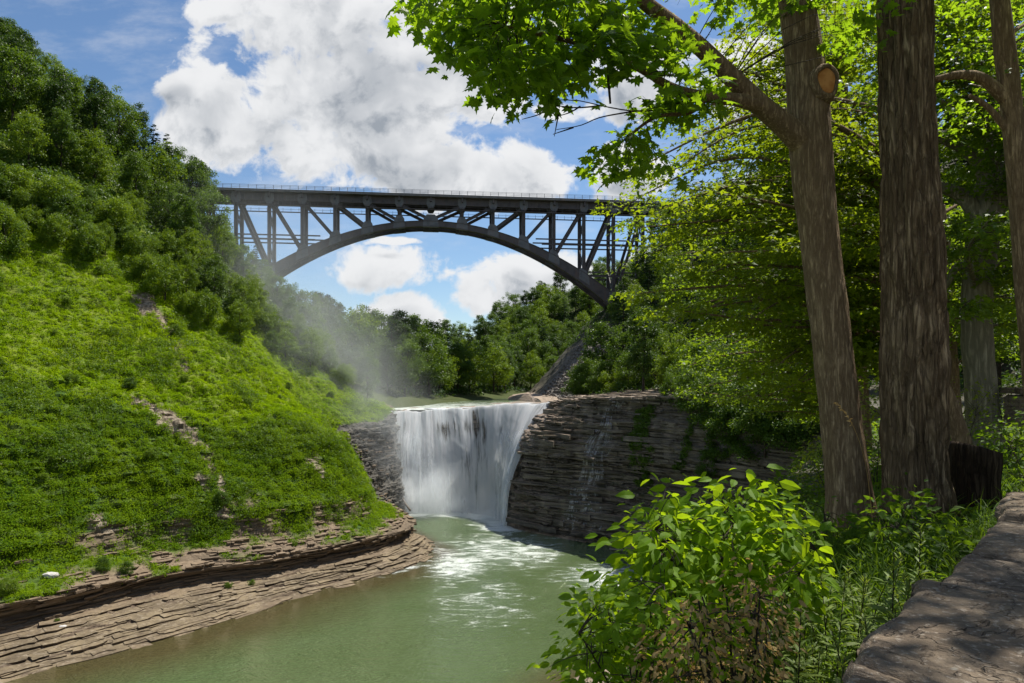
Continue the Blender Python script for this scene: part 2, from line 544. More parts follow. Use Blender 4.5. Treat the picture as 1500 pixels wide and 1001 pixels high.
L = [  # left bank: bed, shore, bench, bench back, cliff 1 top, tier 2 foot, tier 2 top, grass low, grass mid, grass edge, wood mid, rim, back
    [(-71, 22, -2), (-75, 25, 0), (-79, 28, .7), (-83, 31, 1.4), (-84, 32, 4.4), (-88, 35, 6), (-89, 36, 8.5), (-96, 42, 19), (-110, 53, 35), (-120, 61, 48), (-149, 85, 82), (-172, 104, 108), (-235, 155, 112)],
    [(-42, 58, -2), (-45, 60.7, 0), (-48.3, 64.5, .7), (-51.7, 69, 1.4), (-52.2, 69.7, 4.3), (-57, 73, 6), (-58, 74, 8.5), (-66, 77, 19), (-80, 88, 35), (-88, 99, 48.5), (-119, 120, 82), (-142, 139, 107), (-205, 190, 112)],
    [(-31.5, 69, -2), (-34.6, 72, 0), (-37.4, 78, .7), (-40.3, 83.8, 1.3), (-40.8, 84.4, 3.5), (-46, 88, 5.6), (-47, 89, 8.3), (-55.6, 89.5, 18), (-68, 102, 34), (-68, 122, 47), (-108, 134, 83), (-131, 152, 107), (-190, 205, 112)],
    [(-24, 80.5, -2), (-27.4, 83, 0), (-28.7, 87, .6), (-30, 90.8, 1.3), (-30.4, 91.2, 3.8), (-35, 94, 5.6), (-36, 95, 8.3), (-46.8, 98.8, 18), (-56, 107, 29), (-59, 121, 40.5), (-97, 141, 77), (-122, 160, 106), (-180, 225, 112)],
    [(-10.5, 97, -2), (-14.6, 97.6, 0), (-17, 99.8, .6), (-19.2, 101.8, 1.3), (-19.8, 102.4, 3.7), (-24, 104.6, 5.6), (-25.2, 105.4, 8.6), (-33, 109, 17), (-43, 117, 25), (-50, 128, 35), (-88, 150, 73), (-118, 172, 103), (-165, 240, 110)],
    [(-8.5, 111, -2), (-12.7, 110, 0), (-14.6, 112, .6), (-16.4, 113.9, 1.1), (-16.9, 113.9, 3.2), (-22.2, 113.4, 5.2), (-24.6, 113.2, 9.5), (-28.2, 113.4, 15.5), (-39, 118.5, 21.5), (-46, 132, 32), (-82, 158, 69), (-114, 182, 99), (-150, 250, 105)],
    [(-15, 123, -2), (-19, 122, 0), (-20.5, 122.2, .5), (-22, 122.4, 1.2), (-23, 122.8, 5), (-25, 123.4, 7), (-27.3, 124.5, 12), (-31, 127, 17), (-40, 130, 24), (-44, 138, 30.5), (-80, 165, 67), (-112, 190, 96), (-140, 255, 100)],
    [(-17, 134, -2), (-20, 133.7, 0), (-20.6, 133.8, .5), (-21.2, 134, 1.2), (-22, 134.4, 6), (-22.6, 135, 8), (-23.4, 135.6, 12.5), (-25, 136.5, 18.3), (-32, 140, 21.5), (-36, 146, 25), (-75, 172, 63), (-110, 198, 93), (-135, 260, 95)],
    [(-20, 146, -2), (-23.2, 145, 0), (-23.7, 145.5, .5), (-24.2, 146, 1.2), (-24.7, 146.5, 6), (-25.2, 147, 8), (-25.6, 147.4, 12.5), (-26.2, 148, 19.9), (-33, 152, 21.8), (-40, 157, 26), (-75, 181, 60), (-108, 206, 90), (-130, 265, 92)],
    [(-23, 158, 17), (-28, 158, 20.9), (-28.4, 158, 21), (-28.8, 158, 21.1), (-29.2, 158, 21.2), (-29.6, 158, 21.3), (-30, 158, 21.4), (-32, 159, 22), (-37, 161, 24), (-44, 164, 28), (-78, 190, 58), (-108, 212, 86), (-130, 268, 88)],
    [(-26, 200, 18), (-33, 200, 20.9), (-33.5, 200, 21), (-34, 200, 21.1), (-34.5, 200, 21.2), (-35, 200, 21.3), (-36, 200, 21.5), (-40, 201, 23), (-46, 202, 27), (-52, 204, 32), (-85, 216, 53), (-112, 234, 80), (-130, 285, 82)],
    [(-14, 252, 18), (-22, 255, 20.9), (-22.5, 255, 21), (-23, 256, 21.1), (-23.5, 256, 21.2), (-24, 256.5, 21.3), (-25, 257, 21.5), (-30, 260, 23), (-37, 265, 27), (-44, 270, 31), (-62, 300, 33), (-86, 332, 35), (-130, 400, 35)],
    [(18, 290, 18), (12, 297, 20.9), (12, 298, 21), (11.7, 298.5, 21.1), (11.5, 299, 21.2), (11, 299.5, 21.3), (10.5, 300, 21.5), (9, 306, 23), (5, 316, 28), (-1, 326, 33), (-20, 368, 36), (-40, 412, 42), (-60, 500, 42)],
    [(73, 315, 18), (70, 324, 20.9), (70, 325, 21), (70, 325.5, 21.1), (69.7, 326, 21.2), (69.5, 326.5, 21.3), (69, 328, 21.5), (68, 338, 24), (66, 350, 30), (62, 364, 38), (52, 412, 72), (42, 462, 87), (30, 540, 88)],
    [(200, 350, 18), (200, 358, 20.9), (200, 359, 21), (200, 360, 21.1), (199.8, 361, 21.2), (199.6, 362, 21.3), (199, 363, 21.5), (198, 376, 26), (195, 392, 34), (192, 405, 43), (185, 455, 92), (178, 505, 116), (170, 600, 98)],
]
for st_, dx, dy in ((10, 13, -4), (11, 17, -16)):      # the upper river bends right soon after the lip
    for k in range(10):
        f = 1 if k < 8 else (.75, .45)[k - 8]
        x_, y_, z_ = L[st_][k]
        L[st_][k] = (x_ + dx * f, y_ + dy * f, z_)
LSU = [22, 60, 70, 70, 60, 56, 44, 34, 14, 16, 16, 16, 16, 16]
LSV = [4, 46, 46, 30, 18, 18, 44, 30, 24, 22, 18, 6]
LV, Lu, Lr = net(L, LSU, LSV)
lamp = rowval(Lr, [0, .0, .0, .25, .45, .3, .5, .55, .15, 0, 0, 0, 0])
llump = rowval(Lr, [.1, .1, .12, .3, .55, .7, .9, 1.5, 1.5, 1.2, 2.0, 2, 2])
far_f = np.interp(Lu, [8.5, 9.5], [1, 0.])
LV0 = bank_disp(LV, Lr, lamp, llump, 1, 1.0, 2)
LV = LV + (LV0 - LV) * np.interp(Lu, [0, 8.3, 9.5, 14], [1, 1, .25, .6])[:, None, None]
# the first cliff is undercut: its foot is eaten back, the top courses jut out
_N = net_normals(LV)
_N[..., 2] = 0
_N = norm(_N)
cut = rowval(Lr, [0] * 13)
cut = np.interp(Lr, [3, 3.1, 3.45, 3.7, 3.78, 4.0], [0, -.55, -.9, -.5, .22, .3])
LV = LV + _N * (cut[None, :, None] * np.interp(Lu, [0, 5, 6, 8], [1, 1, .3, 0])[:, None, None] * (1 + .5 * fbm(LV.reshape(-1, 3) * (.2, .2, .2), 3, 88).reshape(LV.shape[:2]))[..., None])
LV = terrace(LV, rowval(Lr, [0, .5, .95, .9, 0, .9, .5, 0, 0, 0, 0, 0, 0]), .36, 31, 1.5)
LN = net_normals(LV)
lx, ly = proj(LV.reshape(-1, 3))
shp = LV.shape[:2]
jx = lx + 16 * fbm(LV.reshape(-1, 3) * .5, 3, 77)
jy = ly + 16 * fbm(LV.reshape(-1, 3) * .5, 3, 78)


def seg_mask(x, y, pts, wd):
    """distance falloff (pixels) from a polyline; used once to find where on the slope the earth has slipped"""
    best = np.full(len(x), 1e9)
    for (ax, ay), (bx, by), w0, w1 in zip(pts[:-1], pts[1:], wd[:-1], wd[1:]):
        dx, dy = bx - ax, by - ay
        s = np.clip(((x - ax) * dx + (y - ay) * dy) / (dx * dx + dy * dy), 0, 1)
        d = np.hypot(x - ax - s * dx, y - ay - s * dy) / (w0 + s * (w1 - w0))
        best = np.minimum(best, d)
    return np.clip(1.5 - best, 0, 1)


scar = np.maximum.reduce([
    seg_mask(jx, jy, [(196, 438), (218, 450), (250, 488)], [8, 10, 3]),
    seg_mask(jx, jy, [(258, 505), (275, 545)], [4, 3]) * .8,
    seg_mask(jx, jy, [(200, 592), (235, 605), (275, 632), (305, 655)], [7, 9, 6, 2]),
    seg_mask(jx, jy, [(306, 668), (320, 710), (330, 760)], [4, 6, 5]),
    seg_mask(jx, jy, [(295, 700), (300, 712)], [8, 4]) * .7,
    seg_mask(jx, jy, [(460, 672), (470, 690)], [10, 8]) * .9,
    seg_mask(jx, jy, [(140, 765), (165, 775)], [9, 6]) * .9,
    seg_mask(jx, jy, [(320, 755), (345, 765)], [8, 6]) * .9]).reshape(shp)
scar *= (Lu[:, None] < 8) * ((Lr[None] > 4) & (Lr[None] < 9.2))
Lslope = LN[..., 2]
# where plants hold: not on ledge faces, patchy on the lower tiers, everywhere on the slope
nv = fbm(LV.reshape(-1, 3) * .22, 4, 91).reshape(shp)
veg = rowval(Lr, [0, 0, 0, .1, .46, .68, .78, 1, 1, 1, 1, 1, 1])[None] + .55 * nv
veg = np.clip((veg - .38) * 4, 0, 1) * (1 - scar)
veg[:, Lr < 3.9] *= 0
cliffside = np.interp(Lu, [5.35, 5.8, 7.6, 8.4], [0, 1, 1, 0])[:, None] * (Lr[None] < 7.15)       # bare wall beside the fall
veg = veg * (1 - cliffside)
ledge = np.clip((layer((LV[..., 2] + .6 * fbm(LV.reshape(-1, 3) * (.05, .05, 0), 3, 5).reshape(shp)).ravel(), 1.7, 9).reshape(shp) - .45) * 4, 0, 1)
veg = veg * (1 - ledge * ((Lr > 4.9) & (Lr < 6.85))[None] * np.clip(.5 + 2.2 * fbm(LV.reshape(-1, 3) * .13, 3, 95).reshape(shp), 0, .97))


def bank_mat():
    m, t = new_mat('layered_bank_rock')
    p = t.pos()
    x, y, z = t.sep(p)
    A = lambda k: t.n('ShaderNodeAttribute', attribute_name=k).outputs['Fac']
    zz = t.m('ADD', z, t.m('MULTIPLY', t.noise(t.mul(p, (.06, .06, .0)), 1, 3), 1.0))
    lay = t.noise(t.comb(t.m('MULTIPLY', x, .05), t.m('MULTIPLY', y, .05), t.m('MULTIPLY', zz, 2.6)), 1, 5, .7)
    blot = t.noise(p, .35, 6, .6)
    fine = t.noise(t.mul(p, (1.4, 1.4, 5)), 1.2, 6, .65)
    rock = t.ramp(lay, [(.25, (.055, .042, .03)), (.45, (.13, .095, .062)), (.55, (.21, .152, .10)), (.72, (.09, .068, .048))])
    bench = t.mix(t.ss(blot, .35, .65), (.195, .15, .09), (.105, .08, .048))
    bench = t.mix(t.ss(fine, .5, .75), bench, (.26, .215, .155))
    crk = t.ss(t.m('ABSOLUTE', t.m('SUBTRACT', t.noise(t.mul(p, (.5, .5, 3)), 1.0, 4, .6), .5)), 0, .03)
    bench = t.mix(t.m('MULTIPLY', t.m('SUBTRACT', 1, crk), .7), bench, (.07, .05, .035))
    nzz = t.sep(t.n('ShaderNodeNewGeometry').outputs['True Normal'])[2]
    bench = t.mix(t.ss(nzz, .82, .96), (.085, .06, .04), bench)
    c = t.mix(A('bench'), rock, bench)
    c = t.mix(t.m('MULTIPLY', t.ss(fine, .45, .7), .4), c, t.mix(.5, c, (.3, .24, .17)))
    wet = t.m('MULTIPLY', A('wall'), .85)
    c = t.mix(wet, c, t.mix(lay, (.03, .032, .03), (.11, .105, .09)))
    soil = t.mix(t.ss(blot, .4, .6), (.035, .075, .006), (.065, .10, .010))
    soil = t.mix(A('lime'), soil, t.mix(t.ss(blot, .4, .6), (.09, .14, .006), (.14, .18, .012)))
    c = t.mix(A('veg'), c, soil)
    sc = t.mix(t.ss(t.noise(p, 1.2, 6, .65), .4, .62), (.11, .085, .055), (.29, .24, .175))
    c = t.mix(t.ss(A('scar'), .2, .7), c, sc)
    h = t.m('ADD', t.m('MULTIPLY', lay, .8), t.m('MULTIPLY', fine, .6))
    t.out(t.bsdf(c, .85, .25, t.bump(h, .9, .25)))
    return m


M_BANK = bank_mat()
benchA = np.broadcast_to(rowval(Lr, [.3, .9, 1, .6, .25, .25, .1, 0, 0, 0, 0, 0, 0])[None], shp)
wallA = cliffside * np.ones(shp)
split = int(np.searchsorted(Lu, 9.0)) + 1
g = Geo().add(LV[:split].reshape(-1, 3), grid_faces(split, len(Lr)))
sh = lambda a: np.asarray(a)[:split].ravel()
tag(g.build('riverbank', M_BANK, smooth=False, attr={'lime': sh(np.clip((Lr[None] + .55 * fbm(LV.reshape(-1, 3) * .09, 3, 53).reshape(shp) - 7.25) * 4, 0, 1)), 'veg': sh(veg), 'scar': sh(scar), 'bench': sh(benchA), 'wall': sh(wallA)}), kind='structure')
m_floor, tt = new_mat('forest_floor')
tt.out(tt.bsdf(tt.mix(tt.noise(tt.pos(), .3, 4), (.03, .05, .012), (.07, .075, .03)), .95, .1))
nb = len(Lu) - split + 1
g = Geo().add(LV[split - 1:].reshape(-1, 3), grid_faces(nb, len(Lr)))
tag(g.build('hills', m_floor, smooth=True), kind='structure')

# ------------------------------------------------------------------ right bank
Rn = [  # bed, waterline, foot ledge, rim, plateau, hill toe, hill mid, hill top
    [(-20, -14, -2), (-16, -12, 0), (-14, -11, 1.2), (-4, -7, 23.9), (-2, -9, 25.0), (10, -30, 26), (50, -70, 50), (90, -110, 100)],
    [(-10, 20, -2), (-6, 20, 0), (-4.5, 18, 1.2), (1.1, 6.4, 24.0), (2.6, 5.2, 25.0), (26, -10, 26.4), (72, -35, 60), (120, -60, 100)],
    [(-4, 46, -2), (0, 45, 0), (1.5, 43, 1.2), (8, 20, 23.9), (11.5, 15.5, 25.2), (40, 6, 27), (82, 0, 60), (130, -10, 100)],
    [(1, 64, -2), (5, 61, 0), (8, 58, 1.2), (17, 35, 23.8), (25, 29, 25), (48, 22, 27), (90, 20, 62), (140, 15, 100)],
    [(9, 69, -2), (14, 66, 0), (16, 64, 1.2), (30, 53, 24), (40, 46, 25), (56, 42, 27), (98, 45, 62), (145, 50, 100)],
    [(31, 74, -2), (35, 74, 0), (36, 74, 1.2), (39, 75, 24.2), (48, 76, 25), (60, 78, 27), (100, 90, 60), (150, 110, 105)],
    [(30, 83, -2), (33, 86, 0), (34, 87, 1.2), (36, 89, 24.2), (45, 95, 25), (56, 101, 27), (92, 125, 58), (135, 160, 100)],
    [(24, 94, -2), (27, 97, 0), (27.8, 98, 1.2), (29.5, 100.5, 24.3), (37, 109, 25), (46, 120, 27), (78, 150, 55), (120, 190, 96)],
    [(17, 104, -2), (18.4, 107.8, 0), (18.9, 108.8, 1.0), (20.5, 111.5, 24.0), (26, 122, 24.6), (35, 134, 26), (62, 168, 54), (100, 205, 94)],
    [(6, 112, -2), (8, 115.5, 0), (8.6, 116.6, 1.0), (12.6, 121, 23.4), (17.5, 131, 23.8), (28, 146, 24.6), (54, 180, 54), (92, 215, 93)],
    [(-3, 122, -2), (-.2, 124, 0), (.5, 125, 1.0), (8.6, 131.3, 22.6), (12.5, 142, 23), (21.5, 160, 23.4), (47, 196, 53), (84, 226, 93)],
    [(-4, 131, -2), (-1, 131, 0), (-.3, 131.4, 1.0), (7, 136, 22), (11.5, 147, 22.4), (17.5, 172, 22.4), (43, 208, 52), (80, 236, 92)],
    [(-3, 142, -2), (-1, 141, 0), (-.3, 141.4, 1.0), (6.5, 146, 21.2), (9, 160, 21.5), (14.5, 186, 21.8), (39, 222, 52), (76, 248, 92)],
    [(3, 200, 18), (6, 199, 20.6), (6.5, 199, 20.8), (7.2, 198.5, 21.4), (11, 199, 21.6), (13, 200, 22), (37, 236, 52), (74, 258, 92)],
    [(-4, 236, 18), (-1, 236, 20.6), (-.4, 236, 20.8), (.2, 236, 21.2), (6, 236.5, 21.6), (8, 238, 22), (32, 250, 51), (70, 272, 90)],
    [(4, 275, 18), (8, 272, 20.6), (8.5, 272, 20.8), (9, 271, 21.2), (10, 270.5, 21.6), (12, 270, 22), (36, 272, 48), (74, 290, 86)],
    [(60, 300, 18), (62, 294, 20.6), (62, 293, 20.8), (62, 292, 21.2), (62.5, 291, 21.6), (63, 290, 22), (72, 288, 45), (95, 300, 80)],
]
RSU = [20, 40, 30, 26, 26, 44, 60, 70, 80, 60, 36, 30, 24, 20, 16, 14]
RSV = [4, 8, 130, 26, 26, 30, 16]
RV, Ru, Rr = net(Rn, RSU, RSV)
# beside the fall the wall stands upright and only its top courses step back
_k0, _k1 = int(np.argmin(abs(Rr - 2))), int(np.argmin(abs(Rr - 3)))
_t = (Rr[_k0:_k1 + 1] - 2)[None, :, None]
_w = np.interp(Ru, [8.3, 9.2, 12.2, 12.8], [0, 1, 1, 0])[:, None, None]
_a, _b = RV[:, _k0:_k0 + 1, :2], RV[:, _k1:_k1 + 1, :2]
RV[:, _k0:_k1 + 1, :2] = RV[:, _k0:_k1 + 1, :2] * (1 - _w) + _w * (_a + (_b - _a) * _t ** 2.4)
famp = np.interp(Ru, [0, 4, 5, 11, 12.5, 16], [.15, .2, .55, .6, .15, .1])[:, None]
ramp_ = rowval(Rr, [0, .3, 1.0, .55, 0, 0, 0, 0])
rl = rowval(Rr, [.2, .3, .7, .35, .16, 1.0, 2.4, 2])
R0 = bank_disp(RV, Rr, ramp_, rl, -1, 1.15, 40)
RV = RV + (R0 - RV) * np.where(Rr[None] < 3.4, famp, .6)[..., None] * 1.4
# big set-backs in the wall: a few thick courses stand out, the rim overhangs a little
zc = RV[..., 2]
setb = (layer((zc + .5 * fbm(RV.reshape(-1, 3) * (.06, .06, 0), 3, 61).reshape(zc.shape)).ravel(), 3.4, 63).reshape(zc.shape)) * .8
RNm = net_normals(RV, -1)
Hh = RNm.copy(); Hh[..., 2] = 0; Hh = norm(Hh)
RV = RV + Hh * (setb * ((Rr > 2) & (Rr < 3))[None] * np.interp(Ru, [4, 5, 11, 12], [0, 1, 1, 0])[:, None])[..., None]
RV = terrace(RV, rowval(Rr, [0, .4, 0, .3, .8, .1, 0, 0]) * 1.0, .35, 71, 1.1) * 1.0
RNm = net_normals(RV, -1)
rshp = RV.shape[:2]
scree = np.interp(Ru, [10.9, 11.5, 13.4, 13.9], [0, 1, 1, 0])[:, None] * np.interp(Rr, [4.6, 5, 5.55, 5.75], [0, 1, 1, 0])[None]
plateau = np.interp(Ru, [6.6, 7.6, 13], [1, 0, 0])[:, None] * np.interp(Rr, [2.96, 3.02], [0, 1])[None]
plateau = np.maximum(plateau, np.interp(Rr, [4.7, 5.15], [0, 1])[None] * np.ones(rshp)) * (1 - scree)
# moss and hanging weeds on the wall
rx, ry = proj(RV.reshape(-1, 3))
qx = rx + 22 * fbm(RV.reshape(-1, 3) * .4, 3, 14)
qy = ry + 16 * fbm(RV.reshape(-1, 3) * .4, 3, 15)
moss = np.maximum.reduce([
    seg_mask(qx, qy, [(944, 603), (940, 650)], [5, 12]), seg_mask(qx, qy, [(943, 682), (950, 715)], [9, 5]),
    seg_mask(qx, qy, [(835, 692), (900, 700)], [16, 18]) * .35, seg_mask(qx, qy, [(1010, 640), (1000, 690)], [10, 6]) * .7,
    seg_mask(qx, qy, [(820, 730), (960, 735)], [14, 14]) * .35]).reshape(rshp)
moss *= ((Rr > 1.9) & (Rr < 3.05))[None] * ((Ru > 6) & (Ru < 11))[:, None]


def cliff_mat():
    m, t = new_mat('wet_shale_cliff')
    p = t.pos()
    x, y, z = t.sep(p)
    A = lambda k: t.n('ShaderNodeAttribute', attribute_name=k).outputs['Fac']
    zz = t.m('ADD', z, t.m('MULTIPLY', t.noise(t.mul(p, (.07, .07, 0)), 1, 3), .9))
    lay = t.noise(t.comb(t.m('MULTIPLY', x, .06), t.m('MULTIPLY', y, .06), t.m('MULTIPLY', zz, 2.3)), 1, 6, .72)
    lay2 = t.noise(t.comb(t.m('MULTIPLY', x, .25), t.m('MULTIPLY', y, .25), t.m('MULTIPLY', zz, 7.0)), 1, 4, .7)
    drip = t.noise(t.mul(p, (.5, .5, .05)), 1, 5, .6)
    dry = t.ramp(lay, [(.28, (.075, .064, .05)), (.45, (.17, .148, .118)), (.58, (.26, .222, .172)), (.72, (.13, .112, .09))])
    wetc = t.ramp(lay, [(.3, (.024, .021, .016)), (.48, (.068, .058, .045)), (.6, (.135, .115, .09)), (.72, (.05, .043, .033))])
    wetness = t.m('MULTIPLY', A('wet'), t.ss(drip, .3, .55))  # damp tone, which also carries the canopy shade painted into the colour
    c = t.mix(wetness, dry, wetc)
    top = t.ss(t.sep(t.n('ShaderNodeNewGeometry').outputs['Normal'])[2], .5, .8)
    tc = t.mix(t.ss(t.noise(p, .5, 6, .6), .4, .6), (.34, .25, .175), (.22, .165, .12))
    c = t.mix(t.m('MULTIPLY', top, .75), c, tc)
    c = t.mix(t.m('MULTIPLY', t.ss(lay2, .55, .7), .35), c, (.34, .30, .25))
    gr = t.m('ADD', A('moss'), t.m('MULTIPLY', t.ss(t.noise(t.mul(p, (.3, .3, .6)), 1, 5, .6), .58, .72), t.m('MULTIPLY', A('wet'), .55)), clamp=True)
    c = t.mix(gr, c, (.03, .055, .012))
    scr = t.mix(t.ss(t.noise(p, 1.6, 8, .8), .38, .62), (.04, .036, .031), (.25, .22, .19))
    c = t.mix(A('scree'), c, scr)
    c = t.mix(A('soil'), c, t.mix(t.noise(p, .8, 5), (.025, .03, .01), (.075, .06, .035)))
    h = t.m('ADD', t.m('MULTIPLY', lay, .7), t.m('MULTIPLY', lay2, .6))
    rg = t.m('SUBTRACT', .85, t.m('MULTIPLY', wetness, .5))
    t.out(t.bsdf(c, rg, .35, t.bump(h, 1.0, .3)))
    return m


M_CLIFF = cliff_mat()
wet_shadeA = np.interp(Ru, [6.6, 7.7, 8.2, 11, 13], [.75, .85, 1, 1, 1])[:, None] * np.interp(Rr, [0, 2.9, 3.05, 4], [1, 1, .35, 0])[None]  # wet rock by the fall; farther right it also paints in tree shade
g = Geo().add(RV.reshape(-1, 3), grid_faces(*rshp)[:, ::-1])
tag(g.build('cliff', M_CLIFF, smooth=False, attr={'wet': wet_shadeA.ravel(), 'moss': moss.ravel(), 'scree': scree.ravel(), 'soil': plateau.ravel()}), kind='structure')

# ------------------------------------------------------------------ broken slabs: angular plates of shale bedded on shelf, ledges and walls
def slabs(g, pos, tan, out, L_, dp, th, r_):
    n = len(pos)
    fx = np.array([-.5, -.28, -.05, .2, .38, .5])
    x = np.concatenate([np.broadcast_to(fx, (n, 6)) + .05 * r_.normal(size=(n, 6)), np.tile([.46, -.46], (n, 1))], 1) * L_[:, None]
    y = np.concatenate([r_.uniform(.25, .6, (n, 6)), np.full((n, 2), -.6)], 1) * dp[:, None]
    up = np.array([0, 0, 1.])
    til = r_.normal(size=(n, 1, 1)) * .018
    top = pos[:, None] + x[..., None] * tan[:, None] + y[..., None] * out[:, None] + up * (th[:, None, None] * .5 + til * x[..., None])
    bot = top - up * th[:, None, None] - out[:, None] * (r_.uniform(0, .12, (n, 1, 1)) * dp[:, None, None])
    V = np.concatenate([top, bot], 1).reshape(-1, 3)
    o = (np.arange(n) * 16)[:, None]
    k = np.arange(8)
    side = np.stack([k, k + 8, (k + 1) % 8 + 8, (k + 1) % 8], 1)
    g.add(V, [np.concatenate([o + k[::-1]]), np.concatenate([o + 8 + k]), (o[:, :, None] + side[None]).reshape(-1, 4)])
    return n * 16


def net_slabs(V, us, rs, u0, u1, r0, r1, n, Lr_, dr_, tr_, seed, flip, ok=None, sink=.0):
    r_ = np.random.default_rng(seed)
    iu_ = np.where((us > u0) & (us < u1))[0]
    ir_ = np.where((rs > r0) & (rs < r1))[0]
    A = V[iu_[0]:iu_[-1] + 1, ir_[0]:ir_[-1] + 1]
    ar = np.linalg.norm(np.cross(A[1:, :-1] - A[:-1, :-1], A[:-1, 1:] - A[:-1, :-1]), axis=-1)
    q = r_.choice(ar.size, n, p=(ar / ar.sum()).ravel())
    i, j = np.unravel_index(q, ar.shape)
    i, j = i + iu_[0], j + ir_[0]
    if ok is not None:
        k = ok[i, j] > r_.random(n)
        i, j = i[k], j[k]
    a, b = np.clip(i + 5, 0, len(us) - 1), np.clip(i - 5, 0, len(us) - 1)
    t_ = V[a, j] - V[b, j]
    t_[:, 2] = 0
    t_ = norm(t_)
    o_ = np.stack([t_[:, 1], -t_[:, 0], 0 * t_[:, 0]], 1) * flip
    m_ = len(i)
    pos = V[i, j] + 0
    pos[:, 2] = np.round(pos[:, 2] / .09) * .09 + sink
    return pos, t_, o_, r_.uniform(*Lr_, m_) ** 1.0, r_.uniform(*dr_, m_), r_.uniform(*tr_, m_), r_


gB = Geo()
flat_ok = 1 - veg
for a_ in ((0.3, 5.9, 1.0, 2.95, 400, (1.4, 6.5), (.6, 1.8), (.07, .2), 701, 1, None, .02), (0.3, 6.3, 3.05, 3.98, 520, (1.2, 5.5), (.35, 1.0), (.08, .3), 702, 1, None, .0),
           (0.3, 6.3, 3.95, 5.05, 400, (.5, 2.6), (.4, 1.2), (.08, .24), 703, 1, flat_ok, .04), (0.3, 7, 5.0, 6.9, 480, (.6, 2.8), (.3, .9), (.10, .34), 704, 1, flat_ok, .0)):
    nq = slabs(gB, *net_slabs(LV, Lu, Lr, *a_))
vb = np.concatenate(gB.v)
bz = np.clip(1.25 - np.abs(vb[:, 2] - .7) / 1.1, .25, 1)
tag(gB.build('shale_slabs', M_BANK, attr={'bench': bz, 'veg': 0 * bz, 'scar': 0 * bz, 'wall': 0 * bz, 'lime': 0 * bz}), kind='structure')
gB = Geo()
slabs(gB, *net_slabs(LV, Lu, Lr, 5.6, 8.4, 1.5, 7.05, 620, (.8, 3), (.4, 1.0), (.14, .5), 705, 1))
vb = np.concatenate(gB.v)
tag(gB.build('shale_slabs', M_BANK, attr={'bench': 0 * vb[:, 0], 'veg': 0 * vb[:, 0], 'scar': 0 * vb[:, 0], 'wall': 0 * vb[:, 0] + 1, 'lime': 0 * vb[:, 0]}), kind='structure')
gB = Geo()
slabs(gB, *net_slabs(RV, Ru, Rr, 5.0, 9.75, 1.6, 3.0, 2500, (1.5, 7.5), (.18, .62), (.07, .36), 706, -1))
slabs(gB, *net_slabs(RV, Ru, Rr, 5.0, 9.75, 1.7, 2.98, 130, (4, 12), (.35, .8), (.35, .95), 711, -1))
n1_ = gB.n
slabs(gB, *net_slabs(RV, Ru, Rr, 7.0, 11.6, 2.97, 4.6, 420, (1.2, 4.5), (.6, 1.6), (.10, .32), 707, -1, None, .05))
vb = np.concatenate(gB.v)
wt = np.where(np.arange(len(vb)) < n1_, .9, .3)
n2_ = gB.n
q_ = net_slabs(RV, Ru, Rr, 10.9, 13.6, 4.65, 5.6, 1500, (.25, 1.5), (.2, .7), (.12, .5), 708, -1, None, .05)
ra = q_[-1].uniform(0, 6.28, len(q_[0]))
slabs(gB, q_[0], np.stack([np.cos(ra), np.sin(ra), .5 * np.sin(3 * ra)], 1), np.stack([-np.sin(ra), np.cos(ra), .4 * np.cos(2 * ra)], 1), *q_[3:])
vb = np.concatenate(gB.v)
wt = np.where(np.arange(len(vb)) < n1_, .9, .3)
isc = (np.arange(len(vb)) >= n2_) * 1.0
tag(gB.build('shale_slabs', M_CLIFF, attr={'wet': wt * (1 - isc), 'moss': 0 * wt, 'scree': isc, 'soil': 0 * wt}), kind='structure')

# ------------------------------------------------------------------ the fall: rock behind it, the sheet of water, streams either side
CR = np.array([(-27.5, 147.5, 19.7), (-25.5, 146, 19.8), (-21, 147.3, 19.9), (-16, 148, 20.1), (-8.8, 146, 20.8), (-1.4, 141, 21.5), (6.2, 136.8, 22.0), (10.4, 132.4, 22.5)])
BS = np.array([(-25.6, 140, 0), (-24.2, 138.5, 0), (-20, 138, 0), (-14, 138.2, 0), (-7.5, 136.5, 0), (-2.6, 132, 0), (-1.2, 127, 0), (-.9, 124.8, 0)])
U1 = np.linspace(0, 7, 161)
cr_c, bs_c = cr_t(CR, U1), cr_t(BS, U1)
cr_c = cr_c + np.stack([0 * U1, 1.3 * fbm(np.stack([U1 * 2.2, 0 * U1, 0 * U1], 1), 4, 501), .5 * fbm(np.stack([U1 * 3.1, 0 * U1, 0 * U1], 1), 4, 502)], 1)
inn = norm(np.stack([np.gradient(cr_c[:, 1]) * -1, np.gradient(cr_c[:, 0]), 0 * U1], 1))     # upstream side of the crest
vv = np.linspace(0, 1, 60)
FR = cr_c[:, None] * (1 - vv[None, :, None]) + (bs_c + inn * 2.0)[:, None] * vv[None, :, None]
FR[..., 2] = cr_c[:, None, 2] - .25 - (cr_c[:, None, 2] + .8) * vv[None]
FR = FR + inn[:, None] * (1.6 * np.sin(np.pi * vv) ** .7 + .4)[None, :, None]
q = FR.reshape(-1, 3)
FR = FR - inn[:, None] * (.9 * layer(q[:, 2] + .3 * fbm(q * (.1, .1, 0), 2, 3), 1.5, 21) + .7 * fbm(q * .25, 4, 22)).reshape(FR.shape[:2])[..., None]
back = [cr_c + inn * s + np.array([0, 0, -.25 - .01 * s]) for s in (26, 14, 7, 3, 1)]
for b_ in back:
    b_[:, 2] = np.minimum(b_[:, 2], cr_c[:, 2] - .1) + .75 * fbm(b_ * .35, 4, 9) + .12
FR = np.concatenate([np.stack(back, 1), FR], 1)
g = Geo().add(FR.reshape(-1, 3), grid_faces(*FR.shape[:2]))
one = np.ones(FR.shape[0] * FR.shape[1])
